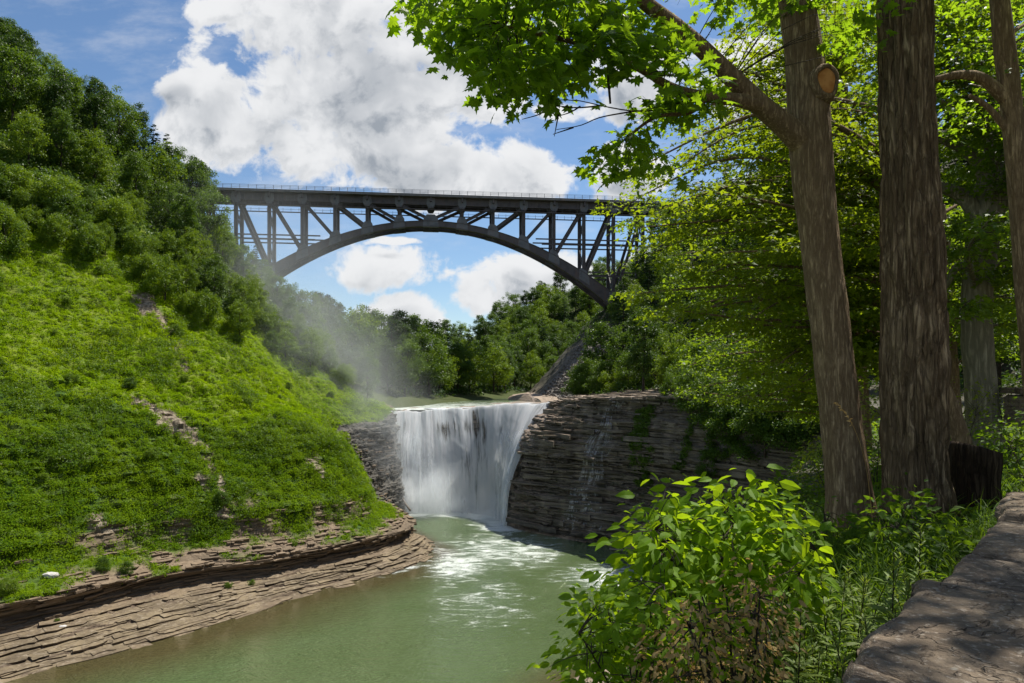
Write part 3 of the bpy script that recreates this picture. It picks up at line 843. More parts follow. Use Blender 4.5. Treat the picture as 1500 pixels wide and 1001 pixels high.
tag(g.build('waterfall_ledge', M_CLIFF, smooth=False, attr={'wet': one, 'moss': 0 * one, 'scree': 0 * one, 'soil': 0 * one}), kind='structure')


def fall_mat(name, lo, hi, scale, opac, seed):
    m, t = new_mat(name)
    uv = t.n('ShaderNodeUVMap').outputs[0]
    u, v, _ = t.sep(uv)
    wob = t.m('MULTIPLY', t.noise(uv, 6, 2), .02)
    s = t.comb(t.m('MULTIPLY', t.m('ADD', u, wob), scale), t.m('MULTIPLY', v, 1.5), seed)
    n1 = t.noise(s, 1, 7, .62)
    n2 = t.noise(t.comb(t.m('MULTIPLY', u, scale * 4), t.m('MULTIPLY', v, 5), seed + 5), 1, 5, .6)
    dens = t.n('ShaderNodeAttribute', attribute_name='dens').outputs['Fac']
    f = t.m('ADD', t.m('MULTIPLY', n1, .7), t.m('MULTIPLY', n2, .3))
    a = t.m('MULTIPLY', t.ss(t.m('ADD', f, t.m('MULTIPLY', t.m('SUBTRACT', dens, .5), .5)), lo, hi), opac)
    a = t.m('MULTIPLY', a, t.ss(dens, 0, .12))
    c = t.mix(t.ss(f, .38, .62), (.66, .73, .77), (.98, .98, .99))
    d = t.n('ShaderNodeBsdfDiffuse', {'Color': c, 'Normal': t.bump(f, .6, .6)}).outputs[0]
    tl = t.n('ShaderNodeBsdfTranslucent', {'Color': (.95, .97, .98)}).outputs[0]
    wsh = t.n('ShaderNodeMixShader', {0: .62, 1: d, 2: tl}).outputs[0]
    tr = t.n('ShaderNodeBsdfTransparent').outputs[0]
    t.out(t.n('ShaderNodeMixShader', {0: a, 1: tr, 2: wsh}).outputs[0])
    return m


def curtain(name, fwd, mat, dens, seed, rough=.22, back_len=5.0):
    nu, nvv = 220, 90
    uu = np.linspace(0, 7, nu)
    c, b = cr_t(CR, uu), cr_t(BS, uu)
    c = c + np.stack([0 * uu, 1.3 * fbm(np.stack([uu * 2.2, 0 * uu, 0 * uu], 1), 4, 501), .5 * fbm(np.stack([uu * 3.1, 0 * uu, 0 * uu], 1), 4, 502)], 1)
    inn = norm(np.stack([np.gradient(c[:, 1]) * -1, np.gradient(c[:, 0]), 0 * uu], 1))
    vs = np.linspace(-.22, 1, nvv)
    V = np.zeros((nu, nvv, 3))
    for k, v in enumerate(vs):
        if v < 0:
            V[:, k] = c + inn * (back_len * (-v / .22)) + np.array([0, 0, .1 + .05 * (-v)])
        else:
            s = 1 - (1 - v) ** 2.4
            V[:, k] = c * (1 - s) + b * s
            V[:, k, 2] = (c[:, 2] + .1) * (1 - v ** 1.0) - .25 * v
            stepn = .12 * layer(v * 20 + fbm(np.stack([uu * 3.5, 0 * uu, 0 * uu], 1), 5, seed, .6) * 5, 2.6, seed + 3) * max(0, 1 - v * 1.4)
            V[:, k] -= inn * stepn[:, None]
    q = np.stack(np.broadcast_arrays(uu[:, None] * 3.2, np.full((1, nvv), 0.), vs[None] * 1.3), -1).reshape(-1, 3)
    dsp = (fbm(q, 5, seed + 1, .6) * rough).reshape(nu, nvv)
    V -= inn[:, None] * (fwd + dsp * np.clip(vs + .15, .05, 1)[None])[..., None]
    V[..., 2] += dsp * .15 * (vs < .05)[None]
    UV = np.stack(np.broadcast_arrays(uu[:, None] / 7, vs[None]), -1).reshape(-1, 2)
    dn = dens(np.broadcast_to(uu[:, None], (nu, nvv)), np.broadcast_to(vs[None], (nu, nvv)))
    g = Geo().add(V.reshape(-1, 3), grid_faces(nu, nvv))
    return g.build(name, mat, smooth=True, attr={'dens': dn.ravel()}, uvv=UV)


def bumpf(x, c, w):
    return np.exp(-((x - c) / w) ** 2)


def dens1(u, v):     # strong chutes left and right of a thin dark gap
    d = .74 + .35 * bumpf(u, 1.6, 1.3) + .22 * bumpf(u, 5.7, .6) - .12 * np.clip(u - 6.2, 0, 1) - .42 * bumpf(u, 4.15 - .5 * v, .38) * np.clip(1.2 - v, 0, 1) - .14 * bumpf(u, 5.0, .3)
    d = d - .32 * bumpf(v, .16, .09) * bumpf(u, 2.2, 2.2)
    d = d + (.5 - .42 * np.clip((u - 2.6) / 1.2, 0, 1)) * np.clip(v - .5, 0, 1) + .1 * (v < .03)
    q = np.stack([u.ravel() * 3.0, v.ravel() * 3.5, 0 * u.ravel()], 1)
    d = np.where(v < .02, .95 + .3 * fbm(q * (1.3, 2.2, 1), 4, 778).reshape(u.shape), d)
    d = d + .75 * (fbm(q, 4, 777)).reshape(u.shape) * np.clip(1.0 - v * 1.5, .12, 1) * (v > .02)
    return np.clip(d, 0, 1.4) * np.clip((u - .25) * 6, 0, 1) * np.clip((6.95 - u) * 8, 0, 1)


def dens2(u, v):
    d = .25 + .45 * bumpf(u, 1.7, 1.0) + .4 * bumpf(u, 5.6, .55) - .4 * bumpf(u, 4.1, .45) + .35 * np.clip(v - .3, 0, 1)
    return np.clip(d, 0, 1.4) * np.clip((u - .5) * 4, 0, 1) * np.clip((6.7 - u) * 4, 0, 1) * np.clip((v - .1) * 6, 0, 1)


tag(curtain('waterfall', .15, fall_mat('falling_water', .33, .57, 46, .98, 0.), dens1, 300), kind='structure')
tag(curtain('waterfall_spray', .9, fall_mat('falling_spray', .40, .70, 24, .9, 9.), dens2, 340, .55), kind='structure')
# thin streams down the right wall
def trickle(pts_px, halfw, name):
    """water film lying 6 cm in front of the wall, found by walking down the wall's own surface"""
    pass


M_FILM = fall_mat('thin_stream', .47, .73, 13, .92, 3.)
from mathutils.bvhtree import BVHTree


def bvh_of(V, sl):
    A = V[sl]
    nu, nv = A.shape[:2]
    return BVHTree.FromPolygons([tuple(p) for p in A.reshape(-1, 3)], [tuple(f) for f in grid_faces(nu, nv)])


iu = (np.searchsorted(Ru, 4.5), np.searchsorted(Ru, 13.0))
WALL = bvh_of(RV, (slice(iu[0], iu[1]), slice(int(np.searchsorted(Rr, 1.0)), int(np.searchsorted(Rr, 4.4)))))
EYE = Vector((0, 0, CAMZ))


def hit(px, py, tree):
    d = Vector(((px - 750) / 1000, 1, (HZ - py) / 1000)).normalized()
    r = tree.ray_cast(EYE, d)
    return None if r[0] is None else (np.array(r[0]), np.array(r[1]))


def stream(path, wid, seed):
    nv_, nu_ = 50, 14
    cx = smooth_path(np.array(path, float), nv_)
    V, ok = np.zeros((nv_, nu_, 3)), True
    last = None
    for i in range(nv_):
        ww = np.interp(i / (nv_ - 1), np.linspace(0, 1, len(wid)), wid)
        for j in range(nu_):
            h = hit(cx[i, 0] + ww * (j / (nu_ - 1) * 2 - 1), cx[i, 1], WALL)
            if h is None:
                h = last
            last = h
            if h is None:
                return
            tow = norm(np.array([0, 0, CAMZ]) - h[0]) * (1, 1, 0)
            V[i, j] = h[0] + tow * (.52 + .1 * math.sin(i * 1.7))
    UV = np.stack(np.broadcast_arrays(np.linspace(0, 1, nu_)[None], np.linspace(0, 1, nv_)[:, None]), -1).reshape(-1, 2)
    e = np.linspace(-1, 1, nu_)
    dn = np.broadcast_to((.62 * (1 - e ** 4))[None], (nv_, nu_))
    g = Geo().add(V.reshape(-1, 3), grid_faces(nv_, nu_))
    tag(g.build('waterfall_stream', M_FILM, smooth=True, attr={'dens': dn.ravel()}, uvv=UV), kind='structure')


stream([(892, 598), (886, 625), (876, 650), (868, 668)], [9, 16, 34, 30], 1)
stream([(868, 660), (866, 700), (850, 735)], [26, 30, 22], 2)
stream([(852, 715), (856, 745), (850, 775)], [34, 44, 42], 3)
stream([(905, 588), (900, 602)], [16, 10], 4)

# ------------------------------------------------------------------ river
gx, gy = np.meshgrid(np.arange(-125, 46, .8), np.arange(-40, 150, .8), indexing='ij')
WX = np.stack([gx.ravel(), gy.ravel(), 0 * gx.ravel()], 1)
shoreL = LV[:int(np.searchsorted(Lu, 6)), int(np.argmin(abs(Lr - 1)))][:, :2]
shoreR = RV[:int(np.searchsorted(Ru, 10)), int(np.argmin(abs(Rr - 1)))][:, :2]
dl = np.min(np.hypot(WX[:, None, 0] - shoreL[None, ::6, 0], WX[:, None, 1] - shoreL[None, ::6, 1]), 1)
dr = np.min(np.hypot(WX[:, None, 0] - shoreR[None, ::6, 0], WX[:, None, 1] - shoreR[None, ::6, 1]), 1)
nn = fbm(WX * .12, 3, 44)
shal = np.clip(1.35 - (dl + nn * 2) / np.interp(WX[:, 1], [40, 75, 95, 110], [7, 9.5, 6.5, 2]), 0, 1)
shal = np.maximum(shal, np.clip(1 - (dr + nn * 2) / np.interp(WX[:, 1], [50, 62, 72, 90], [5, 6, 4, .6]), 0, 1))
bx, by = cr_t(BS, np.linspace(0, 7, 60))[:, 0], cr_t(BS, np.linspace(0, 7, 60))[:, 1]
df = np.min(np.hypot(WX[:, None, 0] - bx[None], WX[:, None, 1] - by[None]), 1)
foam = np.clip(1.25 - df / 7, 0, 1.1)
foam = np.maximum(foam, .78 * np.exp(-(((WX[:, 0] + 8) / 6) ** 2 + ((WX[:, 1] - 99) / 10) ** 2)))
foam = np.maximum(foam, .74 * np.exp(-(((WX[:, 0] - 13) / 8) ** 2 + ((WX[:, 1] - 93) / 9) ** 2)))
foam = np.maximum(foam, .66 * np.exp(-(((WX[:, 0] + 1) / 14) ** 2 + ((WX[:, 1] - 108) / 16) ** 2)))
foam = np.maximum(foam, .47 * np.exp(-(((WX[:, 0] + 3) / 9) ** 2 + ((WX[:, 1] - 84) / 16) ** 2)))
foam = np.maximum(foam, .62 * np.clip(1 - dl / 3.5, 0, 1) * np.exp(-((WX[:, 1] - 99) / 8) ** 2))


def river_mat(name, upper=False):
    m, t = new_mat(name)
    p = t.pos()
    A = lambda k: t.n('ShaderNodeAttribute', attribute_name=k).outputs['Fac']
    big = t.noise(t.mul(p, (.11, .16, 0)), 1, 3)
    wv = t.m('ADD', t.noise(t.mul(p, (.8, 1.7, 0)), 1, 4, .6, .4), t.m('MULTIPLY', t.noise(t.mul(p, (.16, .3, 0)), 1, 3, .6, 1.), 1.2))
    wv2 = t.noise(t.mul(p, (3.2, 5.5, 0)), 1, 3, .6, .3)
    h = t.m('ADD', t.m('MULTIPLY', wv, .7), t.m('MULTIPLY', wv2, .4))
    c = t.mix(big, (.066, .100, .032), (.102, .138, .060))
    c = t.mix(A('shallow'), c, (.075, .062, .024))
    st = t.noise(t.mul(p, (.28, .62, 0)), 1, 7, .62, 1.2)
    fn = t.noise(p, 3.5, 5, .6)
    fa = t.m('ADD', t.m('ADD', t.m('MULTIPLY', st, .75), t.m('MULTIPLY', fn, .25)), t.m('MULTIPLY', t.m('SUBTRACT', A('foam'), .5), .42))
    fo = t.m('MULTIPLY', t.ss(fa, .44, .72), t.ss(A('foam'), .08, .3))
    milk = t.ss(A('foam'), .3, 1.0)
    c = t.mix(t.m('MULTIPLY', milk, .6), c, (.30, .38, .30))
    cf = t.mix(fo, c, (.66, .69, .65))
    rg = t.m('ADD', .03, t.m('MULTIPLY', fo, .6))
    t.out(t.bsdf(cf, rg, .5, t.bump(h, .7, 1.2), IOR=1.33))
    return m


g = Geo().add(WX, grid_faces(*gx.shape))
tag(g.build('river', river_mat('river_water'), smooth=True, attr={'foam': foam, 'shallow': shal}), kind='structure')
# upper river above the fall
ux, uy = np.meshgrid(np.linspace(-50, 30, 60), np.linspace(148, 330, 90), indexing='ij')
UX = np.stack([ux.ravel(), uy.ravel(), np.full(ux.size, 20.2)], 1)
fu = np.clip(.85 - (UX[:, 1] - 148) / 120, .3, 1.1)
g = Geo().add(UX, grid_faces(*ux.shape))
tag(g.build('upper_river', bpy.data.materials['river_water'], smooth=True, attr={'foam': fu, 'shallow': 0 * fu}), kind='structure')


# ------------------------------------------------------------------ spray and mist
def mist(name, loc, rad, dens, seed, sc=2.2, lean=(0, 0), asym=.3):
    bm_ = Geo()
    a, b = np.meshgrid(np.linspace(0, 2 * np.pi, 24, endpoint=False), np.linspace(.05, np.pi - .05, 12), indexing='ij')
    S = np.stack([np.cos(a) * np.sin(b), np.sin(a) * np.sin(b), np.cos(b)], -1)
    V = S.reshape(-1, 3)
    idx = np.arange(24 * 12).reshape(24, 12)
    nx = np.roll(idx, -1, 0)
    F = np.stack([idx[:, :-1], idx[:, 1:], nx[:, 1:], nx[:, :-1]], -1).reshape(-1, 4)
    bm_.add(V, [F, idx[:, 0][None], idx[:, -1][::-1][None]])
    m, t = new_mat(name + '_air')
    p = t.n('ShaderNodeTexCoord').outputs['Object']
    r = t.vm('LENGTH', p)
    fall = t.m('POWER', t.ss(r, .98, .0), 1.3)
    n = t.ss(t.noise(t.vm('ADD', p, (seed, seed * .3, 0)), sc, 5, .6, .6), .36, .68)
    d = t.m('MULTIPLY', t.m('MULTIPLY', fall, n), dens)
    vol = t.n('ShaderNodeVolumePrincipled', {'Color': (.93, .96, .97), 'Density': d, 'Anisotropy': asym})
    t.out(vol.outputs[0], 'Volume')
    o = bm_.build(name, m)
    o.location, o.scale = loc, rad
    o.rotation_euler = (0, lean[0], lean[1])
    return tag(o, kind='stuff')


mist('mist', (-18, 136, 3), (15, 8, 11), .42, 1.3)
mist('mist', (-4, 130.5, 1.5), (7, 5, 6), .30, 2.6)
mist('mist', (-25, 133, 13), (19, 12, 19), .075, 4.1)
mist('mist', (-40, 139, 25), (32, 22, 25), .04, 7.7, 1.8, (.5, .3))
mist('mist', (-52, 150, 44), (40, 28, 34), .018, 9.2, 1.6, (.5, .3))
# ------------------------------------------------------------------ steel arch bridge
def steel(name, col, rough=.6):
    m, t = new_mat(name)
    p = t.n('ShaderNodeTexCoord').outputs['Object']
    st = t.noise(t.mul(p, (1.5, 1.5, .25)), 1, 5, .6)
    c = t.mix(t.ss(st, .45, .75), col, tuple(np.array(col) * (1.25, .95, .8)))
    c = t.mix(t.ss(t.noise(p, .5, 4), .45, .7), c, tuple(np.array(col) * .7))
    ru = t.noise(t.mul(p, (2.5, 2.5, .35)), 1.3, 6, .7)
    c = t.mix(t.m('MULTIPLY', t.ss(ru, .56, .72), .6), c, (.13, .06, .03))
    c = t.mix(t.m('MULTIPLY', t.ss(t.noise(t.mul(p, (1.2, 1.2, .12)), 1.7, 5, .7), .6, .75), .4), c, tuple(np.array(col) * 1.9))
    t.out(t.bsdf(c, rough, .4))
    return m


M_ST = steel('weathered_steel', (.08, .07, .07))
M_STG = steel('painted_steel_grey', (.125, .13, .135))
M_SLAB = steel('deck_concrete', (.17, .165, .16), .85)
BC = np.array([-28.0, 235.5])
BROT = math.radians(6.8)
ZB = 50.0
br = thing('arch_bridge', 'long dark grey steel arch bridge with truss posts crossing the gorge high above the waterfall', 'bridge', (BC[0], BC[1], ZB), rz=BROT, local=True)
SP, TW, DT = 10.6, 7.2, 89.1
arch_z = lambda x: 79.6 - .0063 * x * x
zl = lambda a: np.array(a, float) - np.array([0, 0, ZB])


def bpart(name, pieces, mat, parent=br):
    g = Geo()
    for V, F in pieces:
        g.add(zl(V), F)
    return g.build(name, mat, parent)


bpart('deck', [box((-100, -TW / 2 - 1.9, DT - .6), (100, TW / 2 + 1.9, DT))] + [box((-100, s * (TW / 2 + 1.9) - .25, DT - .7), (100, s * (TW / 2 + 1.9) + .25, DT + .1)) for s in (-1, 1)], M_SLAB)
for s in (-1, 1):
    y = s * TW / 2
    bpart('girder', [box((-100, y - .1, DT - 3.0), (100, y + .1, DT - .6)), box((-100, y - .35, DT - 3.15), (100, y + .35, DT - 2.95)), box((-100, y - .4, DT - .85), (100, y + .4, DT - .62))] +
          [box((x - .07, y - .28, DT - 2.95), (x + .07, y + .28, DT - 1.25)) for x in np.arange(-98, 98, SP / 4)], M_ST)
for x in np.arange(-9, 10) * SP / 1.0:
    bpart('floor_beam', [box((x - .25, -TW / 2 - 1.7, DT - 2.2), (x + .25, TW / 2 + 1.7, DT - .6))], M_ST)
# railings: thin posts and three rails on both edges
for s in (-1, 1):
    y = s * (TW / 2 + 1.9)
    ps = [box((x - .06, y - .06, DT + .12), (x + .06, y + .06, DT + 1.45)) for x in np.arange(-99, 99, 2.65)]
    ps += [box((-100, y - .05, DT + z), (100, y + .05, DT + z + .07)) for z in (.55, 1.0, 1.4)]
    bpart('railing', ps, M_STG)
# catwalk with hand rail hung below the girder
for s in (-1, 1):
    y = s * (TW / 2 + 1.2)
    ps = [box((-100, y - .4, DT - 5.0), (100, y + .4, DT - 4.8)), box((-100, y - .45, DT - 4.05), (100, y - .38, DT - 3.98))]
    ps += [box((x - .05, y - .4, DT - 4.8), (x + .05, y - .3, DT - 3.6)) for x in np.arange(-98, 98, SP / 4)]
    bpart('catwalk', ps, M_ST)


def hsec(a, b, w, d):
    a, b = np.array(a, float), np.array(b, float)
    t_ = (b - a) / np.linalg.norm(b - a)
    sd = np.cross(t_, [0, 1, 0])
    sd /= np.linalg.norm(sd)
    return [beam(a - sd * w / 2, b - sd * w / 2, .16, d), beam(a + sd * w / 2, b + sd * w / 2, .16, d), beam(a, b, w - .16, .12)]


xs = np.arange(-7, 8)
for s in (-1, 1):
    y = s * TW / 2
    ax = np.linspace(-66, 66, 61)
    top, bot = Geo(), Geo()
    V = []
    for x in ax:
        dep = .88 + .0003 * x * x
        sl_ = math.atan(-.0126 * x)
        nx_, nz_ = -math.sin(sl_), math.cos(sl_)
        for e, yy in ((-1, -.55), (-1, .55), (1, .55), (1, -.55)):
            V.append((x + nx_ * e * dep, y + yy, arch_z(x) + nz_ * e * dep))
    V = np.array(V)
    idx = np.arange(len(ax) * 4).reshape(-1, 4)
    F = np.stack([idx[:-1], idx[1:], np.roll(idx, -1, 1)[1:], np.roll(idx, -1, 1)[:-1]], -1).reshape(-1, 4)
    g = Geo().add(zl(V), [F, idx[0][None], idx[-1][::-1][None]])
    for e in (-1, 1):           # flanges standing proud along the top and bottom edge
        for k in range(len(ax) - 1):
            c0, c1 = V.reshape(-1, 4, 3)[k], V.reshape(-1, 4, 3)[k + 1]
            a_, b_ = (c0[:2].mean(0), c1[:2].mean(0)) if e < 0 else (c0[2:].mean(0), c1[2:].mean(0))
            B, BF = beam(a_, b_, .18, 1.5)
            g.add(zl(B), BF)
    g.build('arch_rib', M_ST, br)
    for i in xs:
        x = i * SP
        zt = DT - 3.15
        zb = arch_z(x) + 1.2 if abs(i) <= 6 else 52.0
        if abs(i) >= 1 and zt - zb > .8:
            bpart('post', hsec((x, y, zb), (x, y, zt), .98, .8), M_ST)
        wd = 1.7 if i else 2.4
        hh = 1.9
        bpart('gusset_plate', [(np.array([[x + a, y + sy * .62, zt + c] for sy in (-1, 1) for a, c in ((-1.3, 2.4), (1.3, 2.4), (1.5, .3), (.8, -1.0), (-.8, -1.0), (-1.5, .3))]),
                                [np.array([[0, 1, 2, 3, 4, 5], [11, 10, 9, 8, 7, 6]]), np.array([[k, k + 6, (k + 1) % 6 + 6, (k + 1) % 6] for k in range(6)])])], M_STG)
        if abs(i) <= 6:
            zc_ = arch_z(x)
            sl_ = -.0126 * x
            pts = [(-wd - .3, -1.2), (wd + .3, -1.2), (wd, hh), (wd * .55, hh + 1.2), (-wd * .55, hh + 1.2), (-wd, hh)]
            bpart('gusset_plate', [(np.array([[x + a, y + sy * .66, zc_ + c + a * sl_ * .9] for sy in (-1, 1) for a, c in pts]),
                                    [np.array([[0, 1, 2, 3, 4, 5], [11, 10, 9, 8, 7, 6]]), np.array([[k, k + 6, (k + 1) % 6 + 6, (k + 1) % 6] for k in range(6)])])], M_STG)
        if -7 <= i < 0:
            a_, b_ = (x + .4, y, zt - .2), (x + SP - .6, y, arch_z(x + SP) + 1.6)
            bpart('diagonal', hsec(a_, b_, .8, .7), M_ST)
        if 0 < i <= 7:
            a_, b_ = (x - .4, y, zt - .2), (x - SP + .6, y, arch_z(x - SP) + 1.6)
            bpart('diagonal', hsec(a_, b_, .8, .7), M_ST)
    for (x0, x1, z) in ((-6 * SP, -3.45 * SP, 74.6), (-6 * SP, -3.6 * SP, 73.3), (3.4 * SP, 7 * SP, 75.4), (3.6 * SP, 7 * SP, 73.6), (5.1 * SP, 7 * SP, 64.2), (5.1 * SP, 7 * SP, 62.8)):
        bpart('strut', [beam((x0, y, z), (x1, y, z), .42, .4)], M_ST)
lat = []
for i in range(-6, 6):
    for s in (-1, 1):
        xa, xb = i * SP, (i + 1) * SP
        lat.append(beam((xa, s * TW / 2, arch_z(xa)), (xb, -s * TW / 2, arch_z(xb)), .4, .4, (0, 0, 1)))
    lat.append(beam((xa, -TW / 2, arch_z(xa)), (xa, TW / 2, arch_z(xa)), .6, .6, (0, 0, 1)))
bpart('lateral_bracing', lat, M_ST)
cb = []
for i in xs:
    x = i * SP
    if abs(i) >= 2:
        zb = max(arch_z(x) + 1.2, 54)
        n_ = max(1, int((DT - 4 - zb) / 9))
        zz = np.linspace(zb, DT - 4, n_ + 1)
        cb = []
        for a_, b_ in zip(zz[:-1], zz[1:]):
            cb += [beam((x, -TW / 2, a_), (x, TW / 2, b_), .3, .3, (1, 0, 0)), beam((x, TW / 2, a_), (x, -TW / 2, b_), .3, .3, (1, 0, 0))]
        bpart('sway_bracing', cb, M_ST)
# abutment pier blocks where the arch meets the rock
for s in (-1, 1):
    x = s * 67.0
    bpart('abutment', [box((x - 4, -TW / 2 - 2, 44), (x + 4, TW / 2 + 2, 53.2))], M_SLAB)
# ------------------------------------------------------------------ forest
def bark_mat(name, c0, c1, sc=6., groove=.7, plate=.7, zs=.16):
    m, t = new_mat(name)
    p = t.pos()
    n1 = t.m('SUBTRACT', 1.0, t.m('ABSOLUTE', t.m('MULTIPLY', t.m('SUBTRACT', t.noise(t.mul(p, (1, 1, .11)), sc * 2.6, 6, .62, .5), .5), 4.0)))
    n2 = t.noise(t.mul(p, (1, 1, .35)), sc, 5, .6)
    n3 = t.noise(p, sc * 14, 4, .6)
    c = t.mix(t.ss(n1, .15, .95), c1, c0)
    c = t.mix(t.m('MULTIPLY', t.ss(n2, .5, .75), .3), c, tuple(np.array(c1) * 1.25))
    c = t.mix(t.m('MULTIPLY', t.ss(n3, .55, .75), .4), c, tuple(np.array(c0) * .6))
    vd = t.vm('ADD', t.mul(p, (1, 1, zs)), t.vm('SCALE', t.n('ShaderNodeTexNoise', {'Vector': p, 'Scale': sc * 1.5, 'Detail': 3.0}).outputs['Color'], .05))
    vo = t.n('ShaderNodeTexVoronoi', {'Vector': vd, 'Scale': sc * 3.4}, feature='DISTANCE_TO_EDGE').outputs['Distance']
    pl = t.ss(vo, .0, .16)
    c = t.mix(t.m('MULTIPLY', t.m('SUBTRACT', 1, pl), plate), c, tuple(np.array(c0) * .55))
    h = t.m('ADD', t.m('SUBTRACT', t.m('MULTIPLY', n3, .3), t.m('MULTIPLY', n1, .6)), t.m('MULTIPLY', pl, plate))
    t.out(t.bsdf(c, .92, .15, t.bump(h, groove, .03)))
    return m


M_BK = bark_mat('forest_bark', (.05, .04, .03), (.13, .11, .09), 3)
F_MID = leaf_mat('leaves_mid_green', (.022, .062, .005), (.075, .135, .009), (.15, .26, .012), .34, obj=.45, scale=.35)
F_LITE = leaf_mat('leaves_fresh_green', (.042, .10, .005), (.125, .20, .008), (.23, .35, .012), .38, obj=.4, scale=.35)
F_DARK = leaf_mat('leaves_deep_green', (.014, .042, .006), (.045, .092, .009), (.09, .17, .010), .3, obj=.4, scale=.35)
F_CON = leaf_mat('conifer_needles', (.018, .045, .016), (.036, .075, .024), (.04, .08, .018), .2, .6, .15, obj=.3)


def crown_broad(h, w, base, ncl, leaf, per, seed, flat=.75, taper=.0):
    r_ = np.random.default_rng(seed)
    g = Geo()
    d = norm(r_.normal(size=(ncl, 3)))
    rad = r_.uniform(.4, 1.0, ncl) ** .6 * np.where(r_.random(ncl) < .2, r_.uniform(1.05, 1.28, ncl), 1)
    hz = (h - base) / 2
    c = d * rad[:, None] * np.array([w, w, hz]) + np.array([0, 0, base + hz])
    k = (c[:, 2] - base) / (h - base)
    c[:, :2] *= (1 - taper * k)[:, None]
    c[:, :2] *= (1 + .35 * np.sin(np.arctan2(c[:, 1], c[:, 0]) * 2 + seed) * .6)[:, None]
    rc = w * r_.uniform(.09, .25, ncl)
    for ci, ri in zip(c, rc):
        n = int(per * (ri / (.175 * w)) ** 2 * r_.uniform(.7, 1.2))
        v = norm(r_.normal(size=(n, 3)) + np.array([0, 0, .35]))
        pos = ci + v * ri * r_.uniform(.55, 1.12, (n, 1)) * np.array([1.1, 1.1, flat])
        pos += .10 * w * r_.normal(size=(n, 3)) * .62
        nr = norm(v + .8 * r_.normal(size=(n, 3)) + np.array([0, 0, .6]))
        dr = norm(np.cross(nr, r_.normal(size=(n, 3))) + np.array([0, 0, -.25]))
        add_leaves(g, pos, dr, nr, leaf * r_.uniform(.6, 1.25, n), DIAMOND)
    return g, c, rc


def crown_conifer(h, w, base, leaf, seed, n_wh=26):
    r_ = np.random.default_rng(seed)
    g = Geo()
    for z in np.linspace(base, h - .3, n_wh):
        f = 1 - (z - base) / (h - base)
        nb_ = int(5 + 5 * f)
        for k in range(nb_):
            a = r_.uniform(0, 6.28)
            Lb = (w * (f ** .8) + .35) * r_.uniform(.65, 1.1)
            n = max(5, int(Lb / leaf * 7))
            s = r_.uniform(.12, 1, n) * Lb
            out = np.array([math.cos(a), math.sin(a), 0])
            sd = np.array([-math.sin(a), math.cos(a), 0])
            pos = np.array([0, 0, z + r_.uniform(-.6, .6) * (h - base) / n_wh]) + out * s[:, None] + np.array([0, 0, 1.]) * (.12 * s - .10 * s ** 2 / max(Lb, .5) * 1.6)[:, None]
            sg = np.where(r_.random(n) < .5, -1, 1)
            dr = norm(out * .75 + sd * sg[:, None] * r_.uniform(.1, 1, (n, 1)) + np.array([0, 0, -.22]) + .15 * r_.normal(size=(n, 3)))
            nr = norm(np.array([0, 0, 1.]) + .45 * r_.normal(size=(n, 3)))
            add_leaves(g, pos, dr, nr, leaf * r_.uniform(.7, 1.2, n), DIAMOND, .75)
    return g


def proto_tree(kind, name, cat, mat, h, w, base, ncl, leaf, per, seed, **kw):
    root = thing(name, kind, cat, (0, 0, 0), local=True)
    r_ = np.random.default_rng(seed + 100)
    tg = Geo()
    if name.endswith('conifer') or 'pine' in name or 'hemlock' in name:
        g = crown_conifer(h, w, base, leaf, seed, ncl)
        path = [(0, 0, -1.2), (0, 0, h * .5), (0, 0, h * .98)]
        tg.add(*tube(smooth_path(path, 10), np.linspace(.02 * h, .02, 10), 7))
    else:
        g, c, rc = crown_broad(h, w, base, ncl, leaf, per, seed, **kw)
        top = np.array([r_.normal() * .4, r_.normal() * .4, h * .82])
        pth = smooth_path([(0, 0, -1.5), (.1, 0, base), tuple(top * (.5, .5, .75)), tuple(top)], 12)
        tg.add(*tube(pth, np.linspace(.019 * h, .03, 12), 7))
        for ci in c[r_.permutation(len(c))[:14]]:
            k = np.clip(ci[2] * .62, base * .7, h * .7)
            st = np.array([np.interp(k, pth[:, 2], pth[:, a_]) for a_ in range(3)])
            mid = (st + ci) / 2 + np.array([0, 0, .5])
            tg.add(*tube(smooth_path([st, mid, ci], 6), np.linspace(.006 * h, .02, 6), 5))
    tg.build('trunk', M_BK, root, smooth=True)
    g.build('crown', mat, root)
    return root


PT = {
    'oak': proto_tree('x', 'broadleaf_tree', 'tree', F_MID, 15, 4.6, 3.0, 105, .42, 88, 1),
    'tall': proto_tree('x', 'broadleaf_tree', 'tree', F_DARK, 18, 3.9, 3.5, 105, .42, 84, 2, taper=.35),
    'lite': proto_tree('x', 'broadleaf_tree', 'tree', F_LITE, 12, 4.0, 1.6, 95, .38, 84, 3, taper=.15),
    'oak2': proto_tree('x', 'broadleaf_tree', 'tree', F_MID, 16, 4.2, 2.2, 100, .44, 88, 4, taper=.2),
    'pine': proto_tree('x', 'hemlock_tree', 'tree', F_CON, 19, 3.6, 2.0, 30, .62, 0, 5),
    'pine2': proto_tree('x', 'white_pine_tree', 'tree', F_CON, 20, 3.9, 6.0, 17, .75, 0, 6),
    'shrub': proto_tree('x', 'bushy_tree', 'tree', F_LITE, 5.5, 3.0, .2, 92, .28, 80, 7),
    'shrubd': proto_tree('x', 'bushy_tree', 'tree', F_MID, 6.5, 3.1, .2, 92, .28, 80, 8, taper=.2),
}
DIM = {'oak': (15, 4.6, 3.0), 'tall': (18, 3.9, 3.5), 'lite': (12, 4.0, 1.6), 'oak2': (16, 4.2, 2.2), 'pine': (19, 2.6, 2), 'pine2': (20, 2.8, 5), 'shrub': (5.5, 3, .2), 'shrubd': (6.5, 3.1, .2)}
QUEUE = []


def plant(kind, p, s, label, group, sq=1.0, **over):
    QUEUE.append((kind, np.array(p, float), float(s), label, group, float(sq), over))


